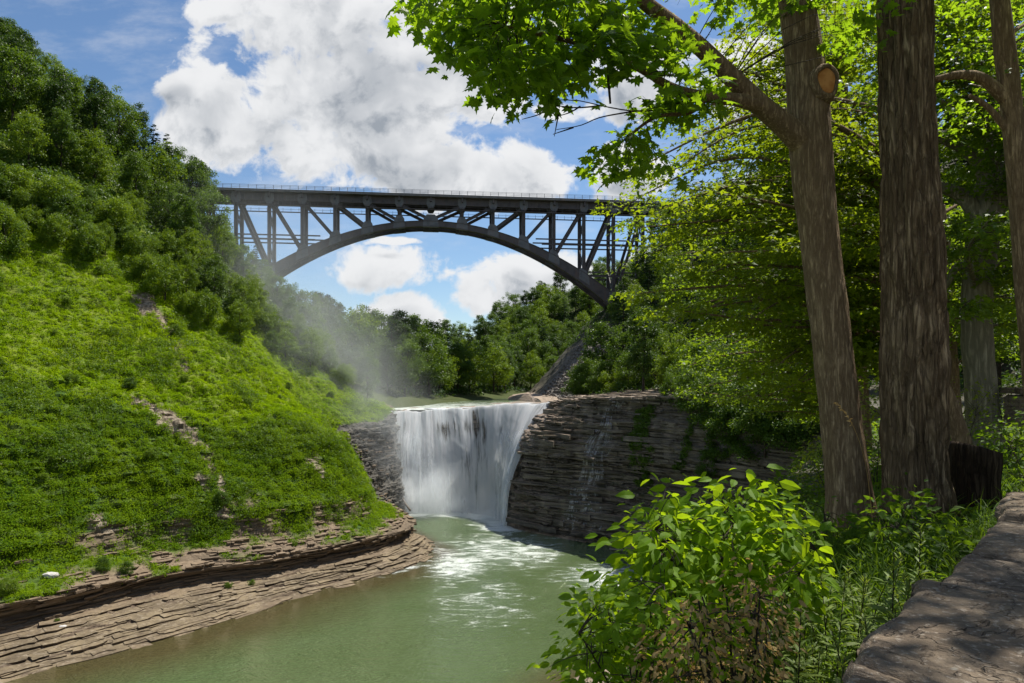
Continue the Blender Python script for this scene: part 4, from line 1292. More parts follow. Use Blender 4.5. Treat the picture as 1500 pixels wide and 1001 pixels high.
def top_cap(p, s, kind):
    """trees along the skyline keep to the height the ridge shows"""
    px = 750 + 1000 * p[0] / p[1]
    lim = np.interp(px, [-100, 0, 60, 110, 180, 215, 250, 285, 302, 330, 350, 400, 430, 480, 540, 575, 640], [-60, 18, 66, 104, 128, 162, 200, 222, 270, 335, 348, 372, 395, 428, 468, 482, 478])
    zmax = CAMZ + (HZ - lim) / 1000 * p[1]
    return min(s, (zmax - p[2]) / DIM[kind][0] * rng.uniform(.84, 1.07))


def plant_all():
    """plant what can be seen: trees wholly behind nearer crowns are left out"""
    S = .4
    buf = np.zeros((int(1001 * S), int(1500 * S)), bool)
    yy, xx = np.mgrid[0:buf.shape[0], 0:buf.shape[1]]
    keep = []
    for q in sorted(QUEUE, key=lambda q: q[1][1]):
        kind, p, s, lb, gp, sq, over = q
        h_, w_, b_ = DIM[kind]
        c = p + np.array([0, 0, (h_ + b_) / 2 * s])
        cx, cy_ = (750 + 1000 * c[0] / c[1]) * S, (HZ - 1000 * (c[2] - CAMZ) / c[1]) * S
        rx_, ry_ = .85 * w_ * s * sq / c[1] * 1000 * S, .9 * (h_ - b_) / 2 * s / c[1] * 1000 * S
        x0, x1, y0, y1 = max(0, int(cx - rx_)), min(buf.shape[1], int(cx + rx_) + 2), max(0, int(cy_ - ry_)), min(buf.shape[0], int(cy_ + ry_) + 2)
        vis = 0
        if x1 > x0 and y1 > y0:
            m_ = ((xx[y0:y1, x0:x1] - cx) / rx_) ** 2 + ((yy[y0:y1, x0:x1] - cy_) / ry_) ** 2 < 1
            vis = int((m_ & ~buf[y0:y1, x0:x1]).sum())
            buf[y0:y1, x0:x1] |= m_
        if vis >= 12 or over:
            keep.append((vis, q))
    keep.sort(key=lambda k: -k[0])
    cnt, used = {}, set()
    for vis, (kind, p, s, lb, gp, sq, over) in keep:
        nm = PT[kind].name
        fam = 'broad' if kind in ('oak', 'tall', 'lite', 'oak2') else kind
        cnt[fam] = cnt.get(fam, 0) + 1
        if cnt[fam] > 288:
            continue
        rz, sc = float(rng.uniform(0, 6.28)), (s * sq, s * sq, s)
        src = PT[kind]
        if kind not in used:
            used.add(kind)
            src.location, src.rotation_euler, src.scale = p, (0, 0, rz), sc
            src['label'], src['group'] = lb, gp
            o = src
        else:
            o = dup(src, tuple(p), rz, sc, lb, gp)
        for k_, v_ in over.items():
            if k_ == 'name':
                o.name = v_
            else:
                o[k_] = v_
    print('planted', {k: min(v, 288) for k, v in cnt.items()}, cnt)


def cells(V, us, rs, u0, u1, r0, r1):
    iu_ = np.where((us >= u0) & (us <= u1))[0]
    ir_ = np.where((rs >= r0) & (rs <= r1))[0]
    A = V[iu_[0]:iu_[-1] + 1, ir_[0]:ir_[-1] + 1]
    du, dv = A[1:, :-1] - A[:-1, :-1], A[:-1, 1:] - A[:-1, :-1]
    ar = np.linalg.norm(np.cross(du, dv), axis=-1)
    return A, du, dv, ar, iu_[0], ir_[0]


def scatter(V, us, rs, u0, u1, r0, r1, n, seed):
    r_ = np.random.default_rng(seed)
    A, du, dv, ar, i0, j0 = cells(V, us, rs, u0, u1, r0, r1)
    pr = (ar / ar.sum()).ravel()
    k = r_.choice(len(pr), n, p=pr)
    i, j = np.unravel_index(k, ar.shape)
    a, b = r_.random((n, 1)), r_.random((n, 1))
    return A[i, j] + du[i, j] * a + dv[i, j] * b, i + i0, j + j0


def poisson(pts, dist, taken):
    out = []
    for k, p in enumerate(pts):
        d = dist[k] if np.ndim(dist) else dist
        if all((p[0] - q[0]) ** 2 + (p[1] - q[1]) ** 2 > (d * d) for q in taken):
            taken.append(p)
            out.append(k)
    return out


# left wooded slope: big trees above, fresh bushy trees along the edge of the open slope
taken = []
ptsE, iE, jE = scatter(LV, Lu, Lr, .6, 8.6, 8.85, 9.34, 2200, 21)
kE = [k for k in range(len(ptsE)) if -60 < (proj(ptsE[k:k + 1])[0][0]) < 620]
for k in [kE[i] for i in poisson(ptsE[kE], 3.3, taken)]:
    p = ptsE[k]
    kd = ['shrub', 'shrubd', 'shrub', 'lite'][rng.integers(4)]
    plant(kd, p - (0, 0, .4), rng.uniform(.6, 1.25) * (1.0 if kd != 'lite' else .62), 'fresh green bushy tree in the scrub along the upper edge of the open grassy slope', 'bushy trees edging the grassy slope', rng.uniform(.7, 1.25))
ptsF, iF, jF = scatter(LV, Lu, Lr, .6, 10.2, 9.3, 11.2, 2600, 22)
pxF, pyF = proj(ptsF)
okF = [k for k in range(len(ptsF)) if -90 < pxF[k] < 640 and pyF[k] > -20]
dist = np.interp(ptsF[okF][:, 1], [90, 220], [5.3, 6.6])
for k in [okF[i] for i in poisson(ptsF[okF], dist, taken)]:
    p = ptsF[k]
    r_ = rng.random()
    high = Lr[jF[k]] > 10.5
    kd = 'oak' if r_ < .28 else 'oak2' if r_ < .5 else 'tall' if r_ < .76 else 'lite' if r_ < .88 else 'pine' if r_ < .96 else 'pine2'
    near_edge = Lr[jF[k]] < 9.55
    if near_edge and kd in ('tall', 'pine', 'pine2'):
        kd = 'lite'
    s = rng.uniform(.75, 1.2) * (.75 if near_edge else 1)
    if kd in ('pine', 'pine2'):
        s *= .95
    if p[1] > 185:
        s *= .8
    if kd.startswith('pine'):
        lb, gp = 'dark conifer standing among leafy trees on the steep wooded left slope', 'conifers on the wooded left slope'
    elif high:
        lb, gp = 'broadleaf tree high on the left slope near its skyline against the blue sky', 'broadleaf trees along the left skyline'
    else:
        lb, gp = 'broadleaf tree in the dense wood covering the steep left slope above the grass', 'broadleaf trees of the left wood'
    s = top_cap(p, s, kd)
    if s > .3:
        plant(kd, p - (0, 0, .5), s, lb, gp)

ptsB_, iB, jB = scatter(LV, Lu, Lr, 8.3, 10.9, 7.05, 9.5, 700, 26)
for k in poisson(ptsB_, 5.2, taken):
    p = ptsB_[k]
    kd = ['oak', 'tall', 'oak2', 'lite', 'tall'][rng.integers(5)]
    plant(kd, p - (0, 0, .5), top_cap(p, rng.uniform(.7, 1.05), kd), 'tall leafy tree on the misty left bank of the upper river just behind the falls', 'trees on the bank behind the falls')

# far wooded hill under the bridge
taken = []
ptsH, iH, jH = scatter(LV, Lu, Lr, 9.6, 13.6, 6.2, 11.1, 6000, 23)
px_, py_ = proj(ptsH)
ok = [k for k in range(len(ptsH)) if 520 < px_[k] < 1010 and py_[k] < 600]
ok.sort(key=lambda k: ptsH[k][1])
dist = np.interp(ptsH[ok][:, 1], [250, 470], [9.5, 12.0])
for k in [ok[i] for i in poisson(ptsH[ok], dist, taken)]:
    p = ptsH[k]
    r_ = rng.random()
    kd = 'oak' if r_ < .3 else 'oak2' if r_ < .5 else 'lite' if r_ < .74 else 'tall' if r_ < .88 else 'pine2'
    s = rng.uniform(.8, 1.25) * (1.15 if kd == 'lite' else 1)
    if kd == 'pine2':
        lb, gp = 'dark pine poking above the rounded trees on the far hill under the arch', 'pines on the far hill'
    else:
        lb, gp = 'rounded leafy tree on the far wooded hill framed beneath the bridge arch', 'leafy trees on the far hill'
    plant(kd, p - (0, 0, .5), s * (1.1 if kd != 'pine2' else .95), lb, gp, 1.15 if kd != 'pine2' else .8)

# right hillside behind the cliff
taken = []
ptsR, iR, jR = scatter(RV, Ru, Rr, 1.2, 15, 4.05, 6.6, 5000, 24)
px_, py_ = proj(ptsR)
ok = []
for k in range(len(ptsR)):
    u_, r__ = Ru[iR[k]], Rr[jR[k]]
    if not (760 < px_[k] < 1560) or ptsR[k][1] < 24:
        continue
    if 10.2 < u_ < 14.0 and r__ < 5.62:
        continue            # scree and bare ledge stay open
    if u_ > 8.6 and r__ < 4.7:
        continue
    ok.append(k)
ok.sort(key=lambda k: ptsR[k][1] * (1 + .4 * rng.random()))
for k in [ok[i] for i in poisson(ptsR[ok], 8.2, taken)]:
    p = ptsR[k]
    r_ = rng.random()
    kd = 'tall' if r_ < .34 else 'oak' if r_ < .5 else 'oak2' if r_ < .66 else 'pine' if r_ < .84 else 'lite'
    s = rng.uniform(.8, 1.15)
    if kd == 'pine':
        lb, gp = 'dark hemlock in the shaded wood on the right side of the gorge', 'hemlocks on the right hillside'
    else:
        lb, gp = 'broadleaf tree in the shaded wood on the hillside right of the waterfall', 'broadleaf trees on the right hillside'
    bx_ = 750 + 1000 * p[0] / p[1]
    if p[1] > 150 and bx_ < 960:        # the arch foot and the scree show past these
        lim = np.interp(bx_, [760, 810, 850, 885, 905, 960], [560, 545, 520, 452, 420, 330])
        s = min(s, (CAMZ + (HZ - lim) / 1000 * p[1] - p[2]) / DIM[kd][0])
        if s < .3:
            continue
    plant(kd, p - (0, 0, .5), s, lb, gp)
taken2 = []
ptsQ, iQ, jQ = scatter(RV, Ru, Rr, 7.3, 10.6, 4.35, 5.3, 500, 29)
for k in poisson(ptsQ, 3.6, taken2)[:46]:
    plant('shrubd' if rng.random() < .7 else 'shrub', ptsQ[k] - (0, 0, .4), rng.uniform(.7, 1.25), 'bush in the thicket along the back of the bare rock ledge right of the falls', 'bushes behind the rock ledge')
# undergrowth hanging over the rim of the right wall
rimp = [(1012, 575, 103, 'shrubd', .8), (1045, 590, 99, 'shrubd', .95), (1085, 600, 95, 'shrubd', 1.0), (1060, 640, 97.2, 'shrubd', .85), (1120, 600, 90, 'shrubd', 1.0), (1040, 680, 98, 'shrubd', .55), (1150, 610, 88, 'shrubd', .9), (985, 572, 108, 'shrubd', .6), (1180, 620, 86, 'shrubd', 1.0), (1100, 640, 93.5, 'shrubd', .9), (1075, 560, 104, 'shrubd', 1.3), (1140, 560, 97, 'shrubd', 1.3), (1030, 545, 112, 'shrubd', 1.2)]
for px, py, Y, kd, s in rimp:
    p = P(px, py, Y)
    s *= 1.3
    plant(kd, p - (0, 0, 3.4 * s), s, 'dark bush hanging over the shaded rim of the layered right cliff', 'bushes hanging over the right cliff')

# ------------------------------------------------------------------ low plants covering the left slope
G_GRASS = leaf_mat('slope_herb_leaves', (.055, .135, .003), (.19, .28, .006), (.28, .43, .008), .45, .7, .08, scale=.11)


def tussocks(P0, N0, rad, per, leaf, g, seed, tall=1.0):
    r_ = np.random.default_rng(seed)
    n = len(P0)
    idx = np.repeat(np.arange(n), per)
    up = norm(N0 * .6 + np.array([0, 0, .7]))
    v = norm(r_.normal(size=(n * per, 3)))
    s_ = (v * up[idx]).sum(1)
    v = np.where((s_ < 0)[:, None], v - 2 * s_[:, None] * up[idx], v)
    rr = rad[idx][:, None] * r_.uniform(.5, 1.05, (n * per, 1))
    pos = P0[idx] + v * rr * np.array([1, 1, tall])
    nr = norm(v + up[idx] * .5 + .6 * r_.normal(size=(n * per, 3)))
    dr = norm(np.cross(nr, r_.normal(size=(n * per, 3))) + np.array([.1, -.1, .15]))
    add_leaves(g, pos, dr, nr, leaf * r_.uniform(.6, 1.3, n * per) * (.7 + .3 * rad[idx] / rad.mean()), DIAMOND)


gA = Geo()
pg, ig, jg = scatter(LV, Lu, Lr, .55, 8.9, 3.9, 9.15, 42000, 31)
pv = veg[ig, jg]
xx, yy = proj(pg)
big = fbm(pg * .12, 3, 52)
keep = (pv > rng.random(len(pg))) & (xx > -90) & (yy < 1040)
pg, ng, jj = pg[keep], LN[ig[keep], jg[keep]], Lr[jg[keep]]
rad = np.interp(jj, [4, 6, 7, 9], [.42, .62, .55, .5]) * rng.uniform(.6, 1.35, len(pg)) * (1 + .35 * big[keep])
G_LIME = leaf_mat('lime_grass_leaves', (.12, .235, .003), (.28, .37, .005), (.36, .54, .006), .46, .75, .05, scale=.13)
lime = jj + .55 * fbm(pg * .09, 3, 53) > 7.25
tussocks(pg[~lime], ng[~lime], rad[~lime] * .9, 26, .20, gA, 33)
tag(gA.build('slope_herbs', G_GRASS), kind='stuff')
gA = Geo()
tussocks(pg[lime], ng[lime], rad[lime] * .8, 26, .19, gA, 34, .8)
tag(gA.build('slope_grass', G_LIME), kind='stuff')
gA = Geo()
k = (jj > 5.2) & (jj < 8.95)
k2 = np.where(k)[0]
k2 = k2[(fbm(pg[k2] * .16, 3, 66) - .05 * (jj[k2] - 6.5) + .35 * rng.random(len(k2))) > .34]
k2 = k2[rng.permutation(len(k2))[:2300]]
tussocks(pg[k2], ng[k2], rng.uniform(.55, 1.25, len(k2)), 34, .2, gA, 67, 1.0)
tag(gA.build('slope_brambles', F_LITE), kind='stuff')
# understorey on the wooded slope
gU = Geo()
pu, iu2, ju2 = scatter(LV, Lu, Lr, .6, 10.5, 9.05, 11, 15000, 35)
xx, yy = proj(pu)
k = (xx > -90) & (xx < 640)
pu, nu_ = pu[k], LN[iu2[k], ju2[k]]
tussocks(pu, nu_, rng.uniform(.8, 1.9, len(pu)), 16, .55, gU, 36)
tag(gU.build('understorey', F_MID), kind='stuff')
# far hill and right hillside ground cover
gU = Geo()
pu, iu2, ju2 = scatter(LV, Lu, Lr, 9.4, 13.6, 6.0, 11, 7000, 37)
xx, yy = proj(pu)
k = (xx > 480) & (xx < 1000)
tussocks(pu[k], LN[iu2[k], ju2[k]], rng.uniform(1.2, 2.6, k.sum()), 14, .9, gU, 38)
pu, iu2, ju2 = scatter(RV, Ru, Rr, 1.5, 15, 4.2, 6.7, 9000, 39)
xx, yy = proj(pu)
k = (xx > 780) & (xx < 1560) & (pu[:, 1] > 24) & ~((Ru[iu2] > 9.6) & (Rr[ju2] < 5.6))
tussocks(pu[k], RNm[iu2[k], ju2[k]], rng.uniform(.7, 1.8, k.sum()), 16, .55, gU, 40)
tag(gU.build('hill_undergrowth', F_DARK), kind='stuff')
# moss and weeds hanging on the right wall
gW = Geo()
mp = np.argwhere(moss > .5)
mp = mp[rng.choice(len(mp), min(900, len(mp)))]
tussocks(RV[mp[:, 0], mp[:, 1]] + Hh[mp[:, 0], mp[:, 1]] * .35, RNm[mp[:, 0], mp[:, 1]], rng.uniform(.15, .55, len(mp)), 16, .24, gW, 41)
tag(gW.build('cliff_weeds', F_MID), kind='stuff')
# bushes on the rocky shore
shore_b = [('shrubd', 150, 838, 82, .26, 'rounded grey green bush on the brown ledge left of its lower twin'), ('shrubd', 186, 843, 84, .25, 'rounded green bush at the ledge edge right of its taller twin'),
           ('shrub', 12, 872, 71, .34, 'bright green leafy bush at the left picture edge above the rock ledge'), ('shrub', 84, 912, 66.4, .09, 'small green tuft alone on the pale rock shelf at far left'),
           ('shrub', 335, 862, 84.5, .15, 'low green patch of weeds left of a round tuft on the pale shelf'), ('shrub', 368, 858, 86, .14, 'small round green tuft on the pale shelf below the overhang'),
           ('shrub', 432, 800, 95, .13, 'small pale green bush above the dark overhang by the ledge')]
LB = bvh_of(LV, (slice(0, int(np.searchsorted(Lu, 8))), slice(int(np.searchsorted(Lr, .9)), int(np.searchsorted(Lr, 8)))))
for kd, px, py, Y, s, lb in shore_b:
    h_ = hit(px, py, LB)
    p = h_[0] if h_ else P(px, py, Y)
    plant(kd, p - np.array([0, 0, .05]), s, lb, 'bushes on the rocky left shore', 1.0, name='shore_bush', category='bush')
pS, iS, jS = scatter(LV, Lu, Lr, .8, 7.6, 5.4, 8.85, 300, 58)
for k in poisson(pS, 5.5, [])[:42]:
    if veg[iS[k], jS[k]] > .6:
        plant('shrubd' if rng.random() < .6 else 'shrub', pS[k] - np.array([0, 0, .1]), float(rng.uniform(.10, .30)), 'small rounded bush rising from the low ground cover of the open left slope', 'small bushes on the open slope', float(rng.uniform(.9, 1.5)), name='slope_bush', category='bush')
plant_all()
# ------------------------------------------------------------------ near ground on the right rim
NEAR = bvh_of(RV, (slice(0, int(np.searchsorted(Ru, 4.2))), slice(int(np.searchsorted(Rr, 1.5)), int(np.searchsorted(Rr, 6)))))


def gz(x, y):
    r = NEAR.ray_cast(Vector((x, y, 60)), Vector((0, 0, -1)))
    return r[0].z if r[0] is not None else 25.0


def inpoly(px, py, poly):
    c = np.zeros(len(px), bool)
    q = np.array(poly, float)
    for (x0, y0), (x1, y1) in zip(q, np.roll(q, -1, 0)):
        k = ((y0 > py) != (y1 > py)) & (px < (x1 - x0) * (py - y0) / (y1 - y0 + 1e-9) + x0)
        c ^= k
    return c


def in_region(poly, Y0, Y1, n, r_, mind=0):
    """random points of the air volume a crown fills: bearing window seen from the path x distance range"""
    q = np.array(poly, float)
    out = []
    while len(out) < n:
        x = r_.uniform(q[:, 0].min(), q[:, 0].max(), 400)
        y = r_.uniform(q[:, 1].min(), q[:, 1].max(), 400)
        k = inpoly(x, y, poly)
        Y = r_.uniform(Y0, Y1, 400)
        if mind:
            for i in np.where(k)[0]:
                if all((x[i] - a) ** 2 + (y[i] - b) ** 2 > mind ** 2 for a, b, _ in out):
                    out.append((x[i], y[i], Y[i]))
            mind *= .93
        else:
            out += list(zip(x[k], y[k], Y[k]))
    return np.array([P(*o) for o in out[:n]])


BUSH_TOP = np.array([1.5, 5.3, 25.9])


def lets_sun_in(ctr):
    """leaf sprays that would keep the sun off the bright bush"""
    sd = np.array(SDIR)
    d = ctr - BUSH_TOP
    return np.linalg.norm(d - (d @ sd)[:, None] * sd, axis=1) > 1.15


def sprays(gl, gt, ctr, frm, leaf, n_leaf, rad, tmpl, r_, droop=.25, tilt=.45, twig=.006, wid=1.0, flat=.25):
    """leafy twig ends: a thin twig from the bough to each centre, leaves fanned about its tip"""
    okc = lets_sun_in(ctr) | (ctr[:, 2] < 27.5)
    ctr, frm = ctr[okc], frm[okc]
    for c, f in zip(ctr, frm):
        d = c - f
        Ld = np.linalg.norm(d)
        d = d / (Ld + 1e-6)
        if twig:
            mid = (c + f) / 2 + np.array([0, 0, .08 * Ld]) + .05 * Ld * r_.normal(size=3)
            gt.add(*tube(smooth_path([f, mid, c, c + d * rad * .5 - np.array([0, 0, droop * rad * .4])], 6), np.linspace(twig * 1.6, twig * .4, 6), 4, cap=False))
        n = int(n_leaf * r_.uniform(.6, 1.3))
        out = norm(np.array([d[0], d[1], d[2] * .3]) + 1e-6)
        sd = np.cross([0, 0, 1.], out)
        s = r_.uniform(-.75, 1.0, n)
        lat = r_.uniform(-1, 1, n) * (1.05 - .5 * np.abs(s))
        pos = c + rad * (out * s[:, None] + sd * lat[:, None] + np.array([0, 0, 1.]) * (r_.normal(size=(n, 1)) * flat - droop * (s[:, None] ** 2 + lat[:, None] ** 2)))
        dr = norm(out * (.5 + s[:, None]) + sd * (lat * 1.3)[:, None] + np.array([0, 0, -droop]) + .35 * r_.normal(size=(n, 3)))
        nr = norm(np.array([0, 0, 1.]) + tilt * r_.normal(size=(n, 3)))
        add_leaves(gl, pos, dr, nr, leaf * r_.uniform(.42, 1.25, n), tmpl, wid)


def leafy(name, parent, gl, gt, mleaf, mtwig):
    nl = sum(len(f) for f in gl.f)
    gl.add(np.concatenate(gt.v), [f + 0 for f in gt.f]) if False else None
    off = gl.n
    for v in gt.v:
        gl.v.append(v)
    for f in gt.f:
        gl.f.append(f + off)
    gl.n += gt.n
    o = gl.build(name, mleaf, parent)
    o.data.materials.append(mtwig)
    mi = np.zeros(len(o.data.polygons), np.int32)
    mi[nl:] = 1
    o.data.polygons.foreach_set('material_index', mi)
    return o


def nearest(ctr, limbs):
    A = np.concatenate([l[int(len(l) * .25):] for l in limbs])
    d = np.linalg.norm(ctr[:, None] - A[None], axis=2)
    return A[np.argmin(d, 1)]


M_B1 = bark_mat('grey_brown_bark', (.15, .10, .056), (.42, .305, .18), 7, .6, .28, .22)
M_B2 = bark_mat('shaggy_bark', (.12, .08, .045), (.42, .305, .185), 4, 1.0, .6, .12)
M_B3 = bark_mat('pale_green_bark', (.14, .125, .08), (.34, .30, .20), 3, .5, .2)
M_DARKB = bark_mat('rotten_dark_bark', (.03, .02, .013), (.10, .072, .046), 4, 1.0, .6, .12)
M_TW = bark_mat('twig_bark', (.05, .04, .03), (.10, .08, .06), 8, .3)
F_MAPLE = leaf_mat('maple_leaves', (.035, .085, .006), (.08, .14, .010), (.30, .50, .014), .58, .4, .3, scale=.9)
F_BEECH = leaf_mat('sunlit_leaves', (.04, .085, .004), (.13, .175, .008), (.32, .44, .012), .52, .5, .15, scale=.45)
F_BACK = leaf_mat('backdrop_leaves', (.04, .09, .006), (.09, .145, .010), (.26, .40, .012), .52, .45, .25, scale=.4)
F_BUSH = leaf_mat('bush_leaves', (.08, .165, .005), (.14, .24, .008), (.34, .52, .012), .5, .55, .14, scale=1.5)
F_YEL = leaf_mat('yellow_green_leaves', (.10, .15, .012), (.19, .22, .018), (.30, .38, .02), .45, scale=1.2)
F_WEED = leaf_mat('weed_leaves', (.035, .085, .006), (.085, .15, .010), (.20, .34, .012), .46, .55, .14, scale=1.2)
F_GOLD = leaf_mat('narrow_weed_leaves', (.10, .16, .03), (.19, .25, .055), (.3, .4, .04), .42, .5, .2, scale=1.2)
F_DRY = leaf_mat('dry_brown_leaves', (.19, .125, .05), (.50, .37, .16), (.46, .31, .11), .35, .7, .1, scale=2.5)


def trunk_px(path, Yd, base_flare=1.0):
    """path rows: bearing px, height px, radius in px at distance Yd (single or per row)"""
    out = []
    for k, r in enumerate(path):
        Y = r[3] if len(r) > 3 else Yd
        out.append((*P(r[0], r[1], Y), r[2] / 1000 * Y))
    return np.array(out)


def furrow(amp, f=5.0, seed=0, lumps=.05):
    def fn(q):
        a = q * np.array([f, f, 1.1])
        w_ = .35 * fbm(q * np.array([2, 2, 1.2]), 2, seed + 5)[:, None]
        r1 = 1 - np.abs(fbm(a + w_, 3, seed)) * 2.6
        r2 = fbm(q * np.array([f * 3, f * 3, 4]), 3, seed + 2)
        return -amp * np.clip(r1, 0, 1) ** 1.5 + amp * .35 * r2 + lumps * fbm(q * np.array([1.2, 1.2, 1.6]), 3, seed + 9)
    return fn


def make_trunk(root, rows, mat, ns, nrow, bumpf_):
    sp = smooth_path(rows, nrow)
    sp[:, 3] *= .93
    V, F = tube(sp[:, :3], sp[:, 3], ns, bumpf_)
    return Geo().add(V, F).build('trunk', mat, root, smooth=True), sp


# ---- front tree with the sawn branch: two boughs reach left over the river
b1 = P(1246, 752, 9.5)
t1 = thing('maple_tree', 'maple with a round orange sawn scar on its trunk and boughs reaching left', 'tree', b1)
rows1 = trunk_px([(1252, 785, 50), (1247, 750, 39), (1241, 690, 33), (1230, 600, 30.5), (1216, 480, 29.5), (1203, 370, 29.5), (1192, 270, 31), (1186, 190, 32), (1181, 110, 29), (1170, 20, 27), (1155, -90, 25), (1130, -260, 22), (1090, -520, 17), (1060, -800, 9)], 9.5)
make_trunk(t1, rows1, M_B1, 72, 300, furrow(.055, 5, 3, .07))
lim1 = []
for rr in ([(1186, 215, 24, 9.5), (1150, 185, 17, 9.35), (1112, 152, 15, 9.2), (1058, 100, 13, 9), (1010, 55, 12, 8.8), (955, 12, 11, 8.6), (880, -45, 8, 8.2), (760, -90, 6, 7.7), (650, -80, 4, 7.2)],
           [(1118, 156, 12, 9.2), (1075, 146, 9, 9.0), (1035, 142, 8, 8.8), (985, 128, 6, 8.5), (920, 92, 5, 8.2), (840, 62, 4, 7.9), (740, 40, 3, 7.6)],
           [(1160, -60, 18, 9.5), (1080, -120, 13, 9), (980, -160, 9, 8.4), (860, -150, 5, 7.8), (740, -130, 3, 7.4)],
           [(1150, -120, 16, 9.5), (1240, -220, 12, 8.6), (1350, -300, 8, 7.8), (1450, -380, 4, 7.2)],
           [(1130, -250, 16, 9.5), (1050, -360, 12, 8.4), (960, -450, 8, 7.2), (900, -520, 4, 6.6)],
           [(1100, -430, 14, 9.5), (1250, -560, 9, 9.0), (1420, -640, 5, 8.6)],
           [(1035, 142, 5, 8.8), (1010, 165, 3.5, 8.7), (960, 172, 2.5, 8.6), (915, 205, 1.8, 8.5)]):
    rw = trunk_px(rr, 0)
    sp = smooth_path(rw, 60)
    V, F = tube(sp[:, :3], sp[:, 3], 16, furrow(.04, 3, 8, .05))
    Geo().add(V, F).build('branch', M_B1, t1, smooth=True)
    lim1.append(sp[:, :3])
# bare dead twigs below the canopy, one hanging stub
gd = Geo()
for tw in ([(985, 160), (930, 163), (880, 155), (850, 148), (810, 146), (785, 142)], [(880, 155), (845, 158), (805, 155), (782, 163)], [(850, 156), (835, 165), (815, 171)], [(800, 147), (795, 165), (765, 175)],
           [(930, 163), (880, 172), (850, 184), (815, 190)], [(818, 168), (812, 200)], [(840, 187), (810, 197)], [(1000, 150), (950, 160), (930, 163)]):
    pp = np.array([P(x, y, 8.6 + .002 * (x - 900)) for x, y in tw])
    gd.add(*tube(smooth_path(pp, 14), np.linspace(.011, .004, 14), 5))
gd.build('dead_twig', M_TW, t1, smooth=True)
gd = Geo().add(*tube(smooth_path([P(893, 70, 8.3), P(891, 110, 8.35), P(894, 152, 8.4)], 10), np.linspace(.022, .014, 10), 7))
gd.build('dead_stub', M_TW, t1, smooth=True)
r1 = np.random.default_rng(101)
gl, gt = Geo(), Geo()
polyA = [(608, -40), (612, 10), (618, 48), (645, 35), (680, 82), (712, 108), (745, 140), (775, 120), (800, 132), (830, 120), (862, 128), (882, 100), (905, 70), (930, 92), (960, 110), (975, 145), (1010, 150), (1030, 120), (990, 70), (940, 20), (900, -40)]
cA = in_region(polyA, 7.0, 9.4, 140, r1)
sprays(gl, gt, cA, nearest(cA, lim1), .19, 17, .34, MAPLE, r1, .3, .55, .005)
cA = in_region([(640, -20), (700, 60), (780, 90), (900, 60), (950, 60), (930, 10), (860, -50)], 7.0, 9.4, 24, r1)
sprays(gl, gt, cA, nearest(cA, lim1), .19, 17, .34, MAPLE, r1, .3, .55, .005)
cA = in_region([(872, 240), (880, 205), (905, 182), (945, 182), (975, 215), (978, 240), (920, 250)], 8.2, 9.0, 16, r1)
sprays(gl, gt, cA, nearest(cA, lim1), .15, 17, .27, MAPLE, r1, .5, .6, .004)
cA = in_region([(920, 160), (985, 130), (1020, 140), (1060, 155), (1010, 172), (940, 180)], 8.4, 9.2, 16, r1)
sprays(gl, gt, cA, nearest(cA, lim1), .14, 14, .25, MAPLE, r1, .3, .6, .004)
cA = in_region([(1000, -160), (1300, -260), (1450, -560), (1150, -760), (880, -560), (640, -160)], 6.6, 10.5, 25, r1)
sprays(gl, gt, cA, nearest(cA, lim1), .16, 15, .42, MAPLE, r1, .3, .5, .005)
cA = in_region([(1080, 40), (1000, -10), (1060, -60), (1180, -50), (1320, 10), (1290, 70), (1230, 60), (1200, 30), (1120, 20)], 8.6, 11, 60, r1)
sprays(gl, gt, cA, nearest(cA, lim1), .15, 14, .34, MAPLE, r1, .3, .6, .005)
leafy('crown', t1, gl, gt, F_MAPLE, M_TW)
# the sawn branch: wood disc with a dark heart inside a rolled bark collar
wc = P(1191, 132, 9.5) + np.array([.05, -.275, 0])
wn = norm(np.array([.16, -.98, .04]))
wx = norm(np.cross(wn, [0, 0, 1.]))
wy = np.cross(wx, wn)
a = np.linspace(0, 2 * np.pi, 40, endpoint=False)
wob = 1 + .05 * np.sin(3 * a + 1) + .03 * np.sin(5 * a)


def ring(r, h, sx=1.0, c=(0, 0)):
    return wc + wn * h + wx * (c[0] + r * .135 * sx * np.cos(a) * wob)[:, None] + wy * (c[1] + r * .175 * np.sin(a) * wob)[:, None]


def lathe_rings(rs_):
    V = np.concatenate(rs_)
    n = len(rs_)
    idx = np.arange(n * 40).reshape(n, 40)
    nx = np.roll(idx, -1, 1)
    return V, [np.stack([idx[:-1], nx[:-1], nx[1:], idx[1:]], -1).reshape(-1, 4)[:, ::-1], idx[-1][None, ::-1]]


Geo().add(*lathe_rings([ring(1.7, -.16), ring(1.5, -.03), ring(1.28, .045), ring(1.08, .055), ring(1.0, .03), ring(.98, .0)])).build('bark_collar', M_B1, t1, smooth=True)
m_w, tt = new_mat('sawn_wood')
pw = tt.pos()
tt.out(tt.bsdf(tt.mix(tt.ss(tt.noise(pw, 9, 5), .35, .65), (.40, .165, .045), (.55, .26, .085)), .8, .2))
m_h, tt = new_mat('dark_heartwood')
tt.out(tt.bsdf(tt.mix(tt.noise(tt.pos(), 25, 4), (.10, .04, .02), (.26, .11, .04)), .8, .2))
gsc = Geo().add(*lathe_rings([ring(.99, .018), ring(.9, .03), ring(.5, .032), ring(.2, .033)]))
osc = gsc.build('sawn_face', m_w, t1)
Geo().add(*lathe_rings([ring(.5, .036, .8, (-.01, .02)), ring(.3, .040, .9, (-.01, .02)), ring(.1, .040, .9, (-.01, .02))])).build('heart_rot', m_h, osc)

